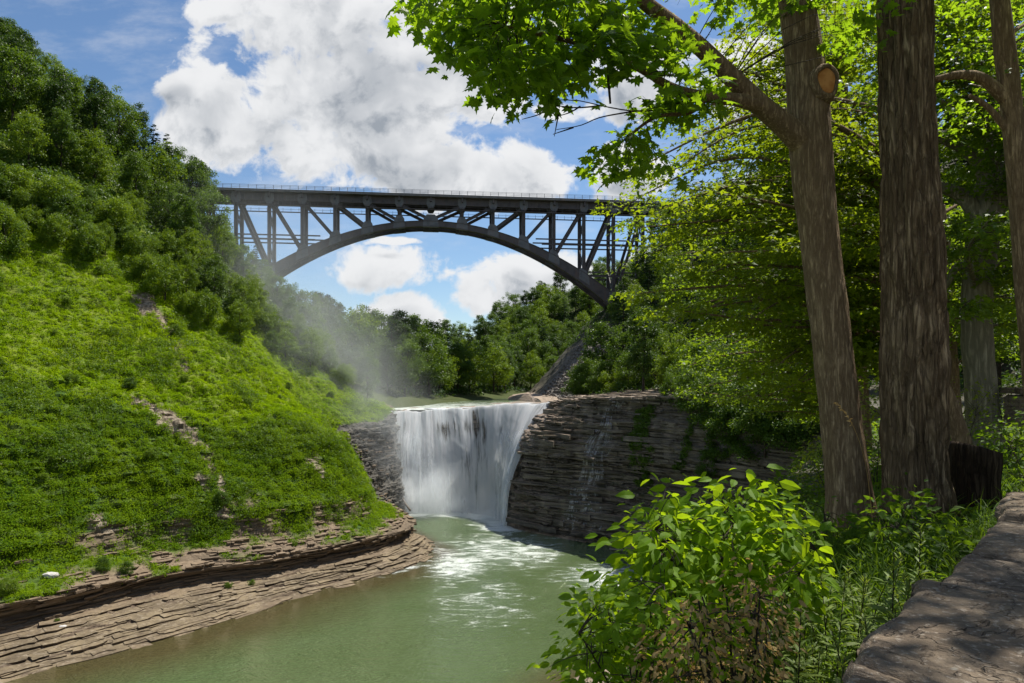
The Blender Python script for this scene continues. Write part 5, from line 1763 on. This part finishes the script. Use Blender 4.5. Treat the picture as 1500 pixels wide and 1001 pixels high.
# ---- big shaggy trunk
b2 = P(1341, 765, 9.0)
t2 = thing('shaggy_tree', 'thickest dark trunk with shaggy ridged bark just right of the sawn scar maple', 'tree', b2)
rows2 = trunk_px([(1352, 800, 80), (1347, 752, 60), (1341, 690, 49), (1338, 600, 49), (1337, 500, 47), (1336, 400, 45), (1333, 300, 42.5), (1329, 200, 40.5), (1326, 100, 40), (1324, 0, 39), (1322, -150, 36), (1315, -400, 30), (1310, -700, 20), (1300, -1000, 8)], 9.0)
make_trunk(t2, rows2, M_B2, 150, 520, furrow(.15, 4.2, 13, .085))
lim2 = []
for rr in ([(1322, -160, 20, 9), (1400, -280, 14, 8.2), (1480, -380, 9, 7.4), (1560, -450, 4, 6.8)], [(1318, -300, 20, 9), (1230, -420, 14, 8), (1130, -520, 9, 7), (1060, -560, 4, 6.2)],
           [(1315, -420, 18, 9), (1340, -560, 12, 10.5), (1350, -640, 5, 12)], [(1312, -520, 18, 9), (1450, -700, 12, 9.5), (1600, -820, 5, 10)], [(1310, -650, 14, 9), (1150, -780, 8, 8.4), (1000, -850, 4, 8)]):
    sp = smooth_path(trunk_px(rr, 0), 40)
    V, F = tube(sp[:, :3], sp[:, 3], 12, furrow(.04, 3, 8, .05))
    Geo().add(V, F).build('branch', M_B2, t2, smooth=True)
    lim2.append(sp[:, :3])
gl, gt = Geo(), Geo()
cA = in_region([(1080, -420), (1300, -260), (1560, -260), (1640, -600), (1500, -1000), (1050, -1000)], 6.0, 11.5, 95, r1)
sprays(gl, gt, cA, nearest(cA, lim2), .16, 14, .45, STAR5, r1, .3, .5, .005)
shade_clumps = np.stack([r1.uniform(2.0, 7.8, 22), r1.uniform(3.0, 9.6, 22), r1.uniform(32.5, 36, 22)], 1)  # unseen leaf clumps added above the view to throw dappled shade on the parapet
shade_clumps = np.concatenate([shade_clumps, np.stack([r1.uniform(4.2, 7.6, 20), r1.uniform(3.4, 7.2, 20), r1.uniform(33, 35, 20)], 1)])
shade_clumps = shade_clumps[np.hypot(shade_clumps[:, 0] - 5.1, shade_clumps[:, 1] - 7.2) > 1.4]
cA = np.repeat(shade_clumps, 9, 0) + r1.normal(size=(len(shade_clumps) * 9, 3)) * np.array([.6, .6, .3])
sprays(gl, gt, cA, nearest(cA, lim2), .16, 16, .45, STAR5, r1, .3, .4, .005)
leafy('crown', t2, gl, gt, F_MAPLE, M_TW)  # crown sprays plus the added shade-casting clumps


# ---- layered trees behind the trunks
def layered_tree(name, label, trunk_rows, poly, Y0, Y1, nl, per, nleaf, leaf, rad, mat, bark, seed, tmpl=STAR5, zr=(.3, 1.8), extra=None, mind=38, mid_drop=.15):
    r_ = np.random.default_rng(seed)
    base = trunk_rows[1][:3]
    root = thing(name, label, 'tree', base)
    _, sp = make_trunk(root, trunk_rows, bark, 40, 140, furrow(.045, 4, seed, .06))
    ends = in_region(poly, Y0, Y1, nl, r_, mind)
    gl, gt = Geo(), Geo()
    for e in ends:
        z = np.clip(e[2] + r_.uniform(*zr) * -1 + .12 * np.hypot(*(e[:2] - base[:2])), sp[int(len(sp) * .2), 2], sp[-1, 2])
        st = np.array([np.interp(z, sp[:, 2], sp[:, k]) for k in range(3)])
        L_ = np.linalg.norm(e - st)
        mid = st * .5 + e * .5 + np.array([0, 0, mid_drop * L_ * .5]) + r_.normal(size=3) * .06 * L_
        q = smooth_path([st, mid, e], 26)
        V, F = tube(q, np.linspace(.012 * L_ + .012, .008, 26), 7)
        Geo().add(V, F).build('branch', bark, root, smooth=True)
        k = r_.integers(7, 26, per)
        fr = q[k]
        d = norm((e - st) * (1, 1, 0))
        sd = np.array([-d[1], d[0], 0])
        reach = np.interp(k, [6, 25], [1.0, .4])[:, None]
        ctr = fr + sd * r_.uniform(-1, 1, (per, 1)) * reach + d * r_.uniform(0, .5, (per, 1)) + np.array([0, 0, 1.]) * r_.normal(size=(per, 1)) * .09
        sprays(gl, gt, ctr, fr, leaf, nleaf, rad, tmpl, r_, .3, .55, .004, flat=.13)
    leafy('crown', root, gl, gt, mat, M_TW)
    return root


rowsB = trunk_px([(1322, 660, 26), (1320, 630, 19), (1322, 500, 17), (1325, 380, 15), (1322, 250, 13), (1318, 100, 11), (1310, -50, 7), (1305, -160, 3)], 20)
layered_tree('layered_tree', 'sunlit layered tree with flat tiers of yellow green leaves left of the scarred trunk', rowsB,
             [(872, 266), (905, 252), (960, 245), (1000, 232), (1060, 205), (1120, 190), (1180, 200), (1270, 240), (1300, 420), (1290, 580), (1220, 590), (1150, 580), (1110, 590), (1090, 540), (1100, 470), (1000, 470), (930, 430), (905, 380), (925, 330)],
             15.5, 23, 66, 22, 24, .18, .52, F_BEECH, M_B1, 201, mind=34)
rows3 = trunk_px([(1444, 660, 32), (1441, 622, 25), (1436, 560, 22.5), (1431, 490, 22), (1432, 420, 22), (1438, 360, 23), (1447, 300, 24), (1458, 230, 17), (1466, 140, 14), (1470, 20, 11), (1478, -120, 7), (1480, -220, 3)], 17)
t3 = layered_tree('forked_tree', 'pale trunk forking at head height behind the shaggy tree with leafy boughs', rows3,
                  [(1215, 20), (1290, -60), (1420, -90), (1560, -40), (1570, 300), (1540, 470), (1480, 480), (1400, 470), (1390, 300), (1370, 180), (1280, 150)],
                  13, 21.5, 56, 22, 26, .16, .48, F_BACK, M_B3, 202)
for rr in ([(1440, 325, 15), (1415, 292, 11), (1390, 278, 8.5), (1352, 268, 6), (1300, 262, 4)], [(1450, 318, 13), (1478, 290, 10), (1510, 270, 7), (1560, 240, 4)], [(1446, 262, 11), (1420, 225, 8), (1380, 205, 5), (1330, 180, 3)],
           [(1434, 410, 8), (1405, 390, 6), (1385, 420, 4), (1365, 440, 2)]):
    sp = smooth_path(trunk_px(rr, 17), 30)
    Geo().add(*tube(sp[:, :3], sp[:, 3], 12, furrow(.04, 3, 9))).build('branch', M_B3, t3, smooth=True)
rowsD = trunk_px([(1246, 640, 22), (1246, 610, 16), (1240, 450, 14), (1236, 250, 12), (1230, 80, 9), (1226, -60, 4)], 26)
layered_tree('leafy_tree', 'bright small leaved tree far behind the scarred trunk, its crown filling gaps between trunks', rowsD,
             [(985, 150), (1060, 60), (1080, 10), (1280, -40), (1300, 200), (1200, 260), (1080, 230), (1000, 210)], 21, 30, 48, 20, 24, .19, .6, F_BEECH, M_B1, 203)
rowsG = trunk_px([(1262, 660, 16), (1262, 600, 12), (1256, 480, 10), (1250, 380, 8), (1245, 300, 6), (1240, 230, 3)], 29)
layered_tree('leafy_tree', 'mid green tree deep between layered sunlit boughs and the cliff rim', rowsG,
             [(905, 300), (940, 260), (1050, 240), (1180, 250), (1290, 300), (1300, 520), (1200, 560), (1090, 560), (1000, 520), (930, 440)], 25, 34, 56, 20, 22, .2, .65, F_BACK, M_B1, 207)
rowsE = trunk_px([(1398, 640, 16), (1396, 600, 12), (1390, 480, 10), (1386, 380, 8), (1380, 300, 4)], 27)
layered_tree('young_tree', 'young tree with bright drooping leaves seen between the shaggy trunk and the pale forked trunk', rowsE,
             [(1270, 330), (1380, 300), (1500, 340), (1510, 500), (1470, 520), (1380, 500), (1290, 500)], 23, 31, 40, 20, 22, .19, .6, F_BACK, M_B1, 204)
rowsF = trunk_px([(1258, 680, 14), (1258, 620, 10), (1252, 540, 8), (1246, 470, 5), (1240, 420, 3)], 34)
layered_tree('rim_tree', 'dull green small tree on the cliff rim below the layered sunlit boughs', rowsF,
             [(975, 560), (1000, 500), (1060, 470), (1150, 470), (1220, 520), (1230, 600), (1130, 612), (1060, 590), (1010, 575)], 30, 38, 44, 18, 20, .21, .65, F_BACK, M_B1, 205)
# ---- dark leaning trunk at the right edge
rows4 = trunk_px([(1545, 760, 24), (1535, 720, 19), (1520, 600, 16), (1504, 440, 15), (1495, 300, 15.5), (1484, 180, 15), (1473, 80, 15), (1460, -40, 13), (1445, -220, 9), (1430, -420, 3)], 10)
t4 = layered_tree('leaning_tree', 'dark thin leaning trunk at the right picture edge with a level bough', rows4,
                  [(1350, 20), (1400, -80), (1560, -120), (1570, 120), (1500, 180), (1400, 150)], 8.5, 12, 12, 9, 15, .13, .36, F_MAPLE, M_B1, 206)
for rr in ([(1478, 150, 10), (1440, 116, 8), (1405, 110, 6), (1368, 117, 4)], [(1490, 210, 6), (1450, 160, 4.5), (1420, 140, 3)], [(1500, 170, 9), (1530, 130, 6)]):
    sp = smooth_path(trunk_px(rr, 10), 26)
    Geo().add(*tube(sp[:, :3], sp[:, 3], 10, furrow(.04, 3, 9))).build('branch', M_B1, t4, smooth=True)

# ---- stump and small leaning bole behind the shaggy tree
sb = P(1426, 742, 9.6)
st_ = thing('tree_stump', 'dark cut stump standing right of the shaggy trunk among weeds', 'stump', sb)
rw = trunk_px([(1424, 790, 46), (1424, 742, 38), (1425, 700, 35), (1426, 662, 35), (1427, 655, 34)], 9.6)
sp = smooth_path(rw, 60)
Geo().add(*tube(sp[:, :3], sp[:, 3], 80, furrow(.09, 4, 33, .08))).build('bole', M_DARKB, st_, smooth=True)
tag(Geo().add(*tube(*(lambda s: (s[:, :3], s[:, 3]))(smooth_path(trunk_px([(1412, 660, 13), (1404, 630, 12), (1392, 590, 10), (1378, 555, 8), (1366, 520, 3)], 13), 40)), 20, furrow(.06, 4, 35))).build('leaning_bole', M_B1, smooth=True),
    'short dark leaning bole peeking out right of the shaggy trunk', 'trunk')

# ------------------------------------------------------------------ parapet
m_s, t = new_mat('weathered_sandstone')
p = t.pos()
ob = t.n('ShaderNodeObjectInfo').outputs['Random']
n1 = t.noise(p, 2.2, 6, .62)
n2 = t.noise(p, 16, 6, .65)
n3 = t.noise(t.mul(p, (1, 1, 4)), 38, 4, .65)
c = t.mix(t.ss(n1, .35, .65), (.135, .097, .062), (.235, .178, .118))
c = t.mix(t.m('MULTIPLY', ob, .45), c, (.12, .10, .082))
c = t.mix(t.m('MULTIPLY', t.ss(t.noise(p, 4.5, 6, .7), .5, .7), .5), c, (.10, .08, .062))
c = t.mix(t.m('MULTIPLY', t.ss(n2, .45, .66), .75), c, (.075, .058, .043))
c = t.mix(t.m('MULTIPLY', t.ss(n3, .54, .68), .7), c, (.34, .29, .23))
ck = t.ss(t.m('ABSOLUTE', t.m('SUBTRACT', t.noise(p, 1.7, 5, .6, .5), .5)), 0.0, .006)
c = t.mix(t.m('MULTIPLY', t.m('SUBTRACT', 1, ck), .12), c, (.06, .045, .032))
lich = t.ss(t.noise(p, 7, 3, .5), .68, .72)
c = t.mix(t.m('MULTIPLY', lich, .5), c, (.30, .29, .25))
h = t.m('ADD', t.m('ADD', t.m('MULTIPLY', n2, .6), t.m('MULTIPLY', n3, .3)), t.m('MULTIPLY', ck, .5))
t.out(t.bsdf(c, .9, .2, t.bump(h, 1.0, .03)))
M_STONE = m_s


def stone(name, quad, ztop, hgt, parent, seed, nu=84, nv=60, rough=.022, chip=.05):
    r_ = np.random.default_rng(seed)
    q = np.array(quad, float)
    a, b = np.meshgrid(np.linspace(0, 1, nu), np.linspace(0, 1, nv), indexing='ij')
    xy = (q[0] * (1 - a)[..., None] + q[1] * a[..., None]) * (1 - b)[..., None] + (q[3] * (1 - a)[..., None] + q[2] * a[..., None]) * b[..., None]
    ex, ey = np.minimum(a, 1 - a) * np.linalg.norm(q[1] - q[0]), np.minimum(b, 1 - b) * np.linalg.norm(q[3] - q[0])
    e = np.minimum(ex, ey)
    cen = q.mean(0)
    P3 = np.stack([xy[..., 0], xy[..., 1], 0 * a], -1).reshape(-1, 3)
    o = seed * 3.1
    ed = np.exp(-e / .05)
    j = np.stack([fbm(P3 * 5 + o, 4, 1), fbm(P3 * 5 + o + 50, 4, 2)], -1).reshape(nu, nv, 2)
    xy = xy + j * ed[..., None] * chip
    flake = np.floor((fbm(P3 * 1.9 + o, 5, 3, .55) + .5) * 5).reshape(nu, nv) / 5
    z = ztop + rough * .25 * fbm(P3 * 2.2 + o, 4, 4).reshape(nu, nv) + 1.9 * rough * flake + .3 * rough * fbm(P3 * 12 + o, 4, 6).reshape(nu, nv)
    fis = fbm(np.stack([(P3[:, 0] + P3[:, 1]) * 1.5, (P3[:, 0] - P3[:, 1]) * .55, P3[:, 2]], 1) + o + 9, 2, 11, .4)
    fis2 = fbm(P3 * np.array([1.1, 1.1, 1]) + o + 31, 3, 12)
    z = z - .022 * np.exp(-(fis / .02) ** 2).reshape(nu, nv) * (fis2 > -.05).reshape(nu, nv) - .03 * np.clip(fis2 - .18, 0, .5).reshape(nu, nv)
    z = z - .045 * np.exp(-e / .012) + (a - .5) * r_.normal() * .012 + (b - .5) * r_.normal() * .012
    V = np.concatenate([xy, z[..., None]], -1).reshape(-1, 3)
    F = [grid_faces(nu, nv)]
    idx = np.arange(nu * nv).reshape(nu, nv)
    loop = np.concatenate([idx[:-1, 0], idx[-1, :-1], idx[:0:-1, -1], idx[0, :0:-1]])
    R = V[loop]
    rings, ids, cnt = [], [loop], len(V)
    for k, dz in enumerate(np.linspace(.15, 1, 6)):
        rr = R.copy()
        rr[:, 2] = ztop - dz * hgt
        off = fbm(rr * 6 + o, 3, 7)[:, None] * .03 + .012 * layer(rr[:, 2], .035, seed)[:, None]
        rr[:, :2] += norm(rr[:, :2] - cen) * off
        rings.append(rr)
        ids.append(np.arange(cnt, cnt + len(loop)))
        cnt += len(loop)
    for i0, i1 in zip(ids[:-1], ids[1:]):
        F.append(np.stack([i0, i1, np.roll(i1, -1), np.roll(i0, -1)], -1))
    F.append(ids[-1][None, ::-1])
    g = Geo().add(np.concatenate([V] + rings), [f[:, ::-1] if k != 0 else f for k, f in enumerate(F)])
    return g.build(name, M_STONE, parent, smooth=False)


def stone_wall(label, path, ztop, width, seed, lens, courses=2, zend=0.0):
    r_ = np.random.default_rng(seed)
    sp = smooth_path(np.array(path, float), 200)
    s = np.r_[0, np.cumsum(np.linalg.norm(np.diff(sp, axis=0), axis=1))]
    T = norm(np.gradient(sp, axis=0))
    Rt = np.stack([T[:, 1], -T[:, 0]], 1)
    at = lambda d, w_: np.array([np.interp(d, s, sp[:, 0]) + w_ * np.interp(d, s, Rt[:, 0]), np.interp(d, s, sp[:, 1]) + w_ * np.interp(d, s, Rt[:, 1])])
    root = thing('stone_wall', label, 'wall', (*sp[len(sp) // 2], ztop - .9))
    zt = lambda d: ztop + zend * d / s[-1]
    k = 0
    for c0, c1 in ((0, .36), (.37, width)) if width > .4 else ((0, width),):
        d = -.1 - r_.uniform(0, .3)
        while d < s[-1]:
            L_ = r_.uniform(*lens)
            jl, jr = r_.normal() * .03 + (c0 == 0) * r_.uniform(-.02, .04), r_.normal() * .012
            sk = r_.normal(size=4) * .035
            qd = [at(d + .02 + sk[0], c0 + jl), at(d + L_ - .02 + sk[1], c0 + jl + r_.normal() * .02), at(d + L_ - .02 + sk[1] * .3, c1 - .006), at(d + .02 + sk[0] * .3, c1 - .006)]
            stone('cap_stone', qd, zt(d) + r_.normal() * .014, r_.uniform(.13, .17), root, seed * 50 + k)
            d += L_
            k += 1
    for cz in range(courses):
        d = -r_.uniform(0, .4)
        while d < s[-1]:
            L_ = r_.uniform(.35, .8)
            io = r_.uniform(.03, .08)
            qd = [at(d + .01, io), at(d + L_ - .01, io), at(d + L_ - .01, width - io), at(d + .01, width - io)]
            stone('course_stone', qd, zt(d) - .19 - .24 * cz, .25, root, seed * 70 + k, 14, 12)
            d += L_
            k += 1
    return root


stone_wall('low weathered parapet of flat sandstone slabs running from the bottom right corner', [(-2.370, -1.95), (-1.570, -1.05), (-0.670, -.03), (0.880, 1.74), (1.670, 2.66), (2.290, 3.35), (2.980, 4.16), (3.990, 5.29), (5.270, 6.55), (6.530, 7.6)], 26.2, .72, 3, (.55, 1.15), 4)
stone_wall('short pale piece of stone wall in the sun far right behind the pale forked trunk', [(11.9, 16.6), (13.2, 16.9), (14.6, 17.0), (15.6, 17.0)], 26.78, .5, 5, (.4, .9), 3)


# ------------------------------------------------------------------ bushes and weeds
def bush(name, label, cat, base, poly, Y0, Y1, n, nleaf, leaf, rad, mat, seed, tmpl=OVATE, droop=.3, tilt=.6, group=None, nst=9, wid=1.0, flat=.35):
    r_ = np.random.default_rng(seed)
    base = np.array([base[0], base[1], gz(*base[:2])])
    root = thing(name, label, cat, base, group)
    ends = in_region(poly, Y0, Y1, n, r_)
    gl, gt = Geo(), Geo()
    limbs = []
    gs = Geo()
    for e in ends[:nst]:
        b_ = base + np.array([*(r_.normal(size=2) * .12), -.1])
        q = smooth_path([b_, b_ * .45 + e * .55 + np.array([0, 0, .12]), e], 18)
        gs.add(*tube(q, np.linspace(.011, .004, 18), 6, cap=False))
        limbs.append(q)
    gs.build('stems', M_TW, root, smooth=True)
    sprays(gl, gt, ends, nearest(ends, limbs), leaf, nleaf, rad, tmpl, r_, droop, tilt, .003, wid, flat)
    leafy('foliage', root, gl, gt, mat, M_TW)
    return root


bush('leafy_bush', 'large bright green bush with big pointed leaves above the river bank', 'bush', (1.55, 5.4),
     [(900, 775), (935, 770), (960, 712), (985, 718), (1010, 740), (1040, 720), (1085, 716), (1118, 705), (1140, 745), (1175, 770), (1200, 810), (1195, 870), (1080, 880), (990, 890), (920, 850), (930, 800)], 4.3, 6.2, 230, 12, .125, .19, F_BUSH, 301, OVATE, .35, .75, flat=.5)
bush('leafy_bush', 'low arching bush with small oval leaves at the bottom, overhanging brown shallows', 'bush', (.85, 4.3),
     [(812, 972), (840, 930), (860, 905), (835, 885), (905, 845), (960, 850), (1000, 870), (985, 930), (960, 1010), (870, 1040), (850, 985)], 3.5, 4.9, 120, 13, .085, .15, F_BUSH, 302, OVATE, .4, .6, flat=.4)
bush('dry_bush', 'withered bush with curled brown leaves among green plants', 'bush', (1.05, 3.45),
     [(962, 905), (1000, 885), (1075, 872), (1130, 850), (1150, 880), (1130, 960), (1090, 1010), (960, 1010), (950, 950)], 3.05, 3.9, 80, 24, .042, .12, F_DRY, 303, LANCE, .6, 1.4, flat=.7, wid=2.6)
bush('sprouting_bush', 'few fresh green shoots growing up through the withered brown leaves', 'bush', (1.1, 3.5),
     [(970, 900), (1060, 860), (1150, 850), (1120, 960), (1060, 1010), (960, 1000)], 3.0, 3.8, 26, 11, .06, .11, F_BUSH, 312, OVATE, .4, .9, flat=.6)
bush('yellow_bush', 'yellow green small leaved bush in sun, left of the scarred trunk base', 'bush', (6.6, 14.2),
     [(1178, 725), (1180, 660), (1205, 640), (1225, 600), (1250, 580), (1262, 700), (1230, 740)], 13, 15.5, 95, 16, .075, .28, F_YEL, 304, OVATE, .3, .7, flat=.5)
bush('yellow_bush', 'sunlit yellow green bush in the gap between the scarred trunk and shaggy trunk', 'bush', (7.4, 13.8),
     [(1240, 600), (1270, 570), (1310, 560), (1320, 720), (1260, 740)], 12.5, 15, 70, 16, .075, .28, F_YEL, 305, OVATE, .3, .7, flat=.5)
bush('yellow_bush', 'sunlit light green bush around the foot of the pale forked trunk', 'bush', (11.2, 16.8),
     [(1385, 640), (1395, 575), (1440, 548), (1480, 560), (1495, 640), (1450, 670)], 15.5, 19, 75, 16, .085, .34, F_YEL, 306, OVATE, .3, .7, flat=.5)
bush('dark_bush', 'shaded green weeds heaped right of the stump behind the parapet', 'bush', (8.6, 11.5),
     [(1440, 640), (1470, 610), (1540, 600), (1560, 730), (1490, 720), (1455, 730)], 10.5, 13.5, 90, 14, .09, .3, F_WEED, 307, OVATE, .3, .7, flat=.5)
bush('dark_bush', 'shaded green bush at the rim left of the scarred trunk behind the big leaved bush', 'bush', (4.0, 8.6),
     [(1130, 745), (1165, 725), (1200, 740), (1240, 760), (1235, 800), (1150, 810)], 7.6, 9.2, 60, 13, .08, .2, F_WEED, 308, OVATE, .3, .7, flat=.5)
bush('dark_bush', 'shaded green weeds growing round the foot of the shaggy trunk', 'bush', (4.6, 7.6),
     [(1255, 790), (1280, 740), (1330, 725), (1350, 760), (1400, 760), (1395, 810), (1290, 820)], 6.6, 8.5, 75, 13, .10, .2, F_WEED, 309, OVATE, .3, .7, flat=.5)


# narrow leaved weeds: upright leafy stems, each a plant
def weed_plant(h, seed):
    r_ = np.random.default_rng(seed)
    root = thing('narrow_leaf_weed', 'x', 'plant', (0, 0, 0), local=True)
    lean = r_.normal(size=2) * .10
    q = smooth_path([(0, 0, -.05), (lean[0] * .3, lean[1] * .3, h * .5), (lean[0], lean[1], h)], 30)
    Geo().add(*tube(q, np.linspace(.006, .002, 30), 6)).build('stem', M_TW, root, smooth=True)
    n = int(h * 74)
    k = r_.uniform(.18, 1, n)
    pos = np.stack([np.interp(k * h, q[:, 2], q[:, i]) for i in range(3)], 1)
    az = np.arange(n) * 2.4 + r_.uniform(0, .6, n)
    el = np.interp(k, [.2, .8, 1], [.05, .45, 1.1])
    d = np.stack([np.cos(az) * np.cos(el), np.sin(az) * np.cos(el), np.sin(el)], 1)
    g = Geo()
    add_leaves(g, pos, d, np.array([0, 0, 1.]) + .25 * r_.normal(size=(n, 3)), np.interp(k, [.2, .6, 1], [.13, .12, .05]) * r_.uniform(.8, 1.2, n), LANCE, 1.15)
    g.build('leaves', F_GOLD, root)
    return root


wp = [weed_plant(h_, 400 + i) for i, h_ in enumerate((.75, .9, .62))]
spots, r4 = [], np.random.default_rng(410)
while len(spots) < 60:
    px, Y = r4.uniform(1090, 1345), r4.uniform(2.5, 5.2)
    x = (px - 750) / 1000 * Y
    wall_x = np.interp(Y, [1.79, 2.71, 3.4, 4.2, 5.33], [.86, 1.65, 2.28, 2.98, 4.0])
    if x > wall_x - .12 or x < .75 or any((x - a) ** 2 + (Y - b) ** 2 < .16 ** 2 for a, b in spots):
        continue
    spots.append((x, Y))
for i, (x, Y) in enumerate(spots):
    lb = 'upright weed with narrow leaves along its stem, one of a stand between bush and parapet'
    loc = (x, Y, gz(x, Y) - .02)
    s = float(r4.uniform(.75, 1.15))
    if i < 3:
        o = wp[i]
        o.location, o.rotation_euler, o.scale = loc, (0, 0, r4.uniform(0, 6)), (s, s, s)
    else:
        o = dup(wp[i % 3], loc, r4.uniform(0, 6), (s, s, s))
    o['label'], o['group'] = lb, 'narrow leaved weeds by the parapet'
# one dry grass stalk in front of the scarred trunk
gs_ = thing('grass_stalk', 'single thin dry grass stalk with a small seed head crossing the scarred trunk', 'grass stalk', P(1275, 745, 6.5))
q = smooth_path([P(1278, 760, 6.5), P(1268, 680, 6.45), P(1250, 625, 6.4), P(1226, 590, 6.4)], 20)
Geo().add(*tube(q, np.linspace(.004, .0025, 20), 5)).build('stem', F_DRY, gs_)
gh = Geo()
sd_ = np.linspace(15, 19, 24)
add_leaves(gh, np.stack([np.interp(sd_, np.arange(20), q[:, i]) for i in range(3)], 1), norm(rng.normal(size=(24, 3)) + np.array([-1, 0, .6])), rvec(24), .035, LANCE, 2.0)
gh.build('seed_head', F_DRY, gs_)

# ground cover on the near rim: broad weeds and grass blades, uncountable
def near_pts(n, x0, x1, y0, y1, r_):
    out = []
    while len(out) < n:
        x, y = r_.uniform(x0, x1), r_.uniform(y0, y1)
        wx_ = np.interp(y, [-.5, 0, 1.79, 2.71, 3.4, 4.2, 5.33, 6.6, 7.6], [-1.2, -.7, .86, 1.65, 2.28, 2.98, 4.0, 5.3, 6.6])
        if y < 7.6 and x > wx_ - .03:
            continue
        px = 750 + 1000 * x / y
        if px > 1650 or px < 760:
            continue
        z = gz(x, y)
        if z > 22:
            out.append((x, y, z))
    return np.array(out)


r5 = np.random.default_rng(500)
gN = Geo()
pn = np.concatenate([near_pts(1300, .5, 8, 2.2, 9, r5), near_pts(900, 2, 14, 8, 17, r5), near_pts(900, 6, 32, 14, 45, r5)])
sz = np.interp(pn[:, 1], [2, 9, 17, 45], [.12, .16, .24, .5])
idx = np.repeat(np.arange(len(pn)), 14)
v = rvec(len(idx)) * (1, 1, .9)
v[:, 2] = abs(v[:, 2])
pos = pn[idx] + v * sz[idx][:, None] * r5.uniform(.4, 1.8, (len(idx), 1))
add_leaves(gN, pos, norm(v * (1, 1, .3) + .4 * rvec(len(idx)) + np.array([0, 0, -.1])), norm(np.array([0, 0, 1.]) + .6 * rvec(len(idx))), np.interp(pn[idx][:, 1], [2, 9, 17, 45], [.075, .10, .14, .3]) * r5.uniform(.6, 1.25, len(idx)), OVATE, 1.0)
tag(gN.build('undergrowth', F_WEED), kind='stuff')
gN = Geo()
pn = np.concatenate([near_pts(620, .6, 7, 2.0, 8, r5), near_pts(300, 2, 12, 7, 14, r5)])
idx = np.repeat(np.arange(len(pn)), 11)
v = rvec(len(idx)) * (1, 1, .4)
v[:, 2] = abs(v[:, 2]) + .75
add_leaves(gN, pn[idx] + rvec(len(idx)) * .05, norm(v), norm(np.array([0, 0, 1.]) + rvec(len(idx)) * .4), r5.uniform(.22, .55, len(idx)), BLADE, .55)
tag(gN.build('grass', F_WEED), kind='stuff')
# ivy-like leaves climbing the shaggy trunk foot stay out; fallen twigs and pale rocks on the shore
m_pr, tt = new_mat('pale_rock')
tt.out(tt.bsdf(tt.mix(tt.noise(tt.pos(), 2.5, 6), (.30, .28, .25), (.55, .53, .5)), .9, .2))
m_dw, tt = new_mat('driftwood')
tt.out(tt.bsdf(tt.mix(tt.noise(tt.mul(tt.pos(), (3, 3, .6)), 2, 5), (.14, .11, .085), (.32, .27, .22)), .9, .2))


def rock(name, label, cat, c, r, mat, seed, sq=(1, 1, .7), group=None):
    a, b = np.meshgrid(np.linspace(0, 2 * np.pi, 28, endpoint=False), np.linspace(.02, np.pi - .02, 16), indexing='ij')
    S = np.stack([np.cos(a) * np.sin(b), np.sin(a) * np.sin(b), np.cos(b)], -1).reshape(-1, 3)
    S = np.sign(S) * np.abs(S) ** .8
    V = np.array(c) + S * r * np.array(sq) * (1 + .35 * fbm(S * 1.6 + seed, 4, seed))[:, None]
    idx = np.arange(28 * 16).reshape(28, 16)
    nx = np.roll(idx, -1, 0)
    F = np.stack([idx[:, :-1], idx[:, 1:], nx[:, 1:], nx[:, :-1]], -1).reshape(-1, 4)
    return tag(Geo().add(V, [F, idx[:, 0][None], idx[:, -1][::-1][None]]).build(name, mat), label, cat, group)


for px, py, r, lb, mt in ((74, 846, .62, 'small whitish rock lying among weeds above the ledge, far left', m_pr), (92, 920, .3, 'pale stone beside the lone green tuft on the rock shelf', m_pr),
                          (455, 879, .42, 'small flat brown rock at the waterline below the shelf', m_dw)):
    h_ = hit(px, py, LB)
    if h_:
        rock('rock', lb, 'rock', h_[0] + np.array([0, 0, r * .3]), r, mt, int(px), (1.2, .9, .6))
h_ = hit(598, 752, LB)
c0 = P(601, 748, 131.0)
tag(Geo().add(*tube(smooth_path([P(585, 722, 133.5), P(592, 735, 132.4), c0], 12), np.linspace(.16, .22, 12), 8)).build('driftwood_log', m_dw, smooth=True), 'bare driftwood log leaning on the ledge foot left of the falling water', 'log')
tag(Geo().add(*tube(smooth_path([(15.3, 107.2, .25), (17.2, 106.3, .3), (19.6, 105.0, .42)], 12), np.linspace(.12, .2, 12), 8)).build('driftwood_log', m_dw, smooth=True), 'pale log lying at the foot of the right cliff by the water', 'log')
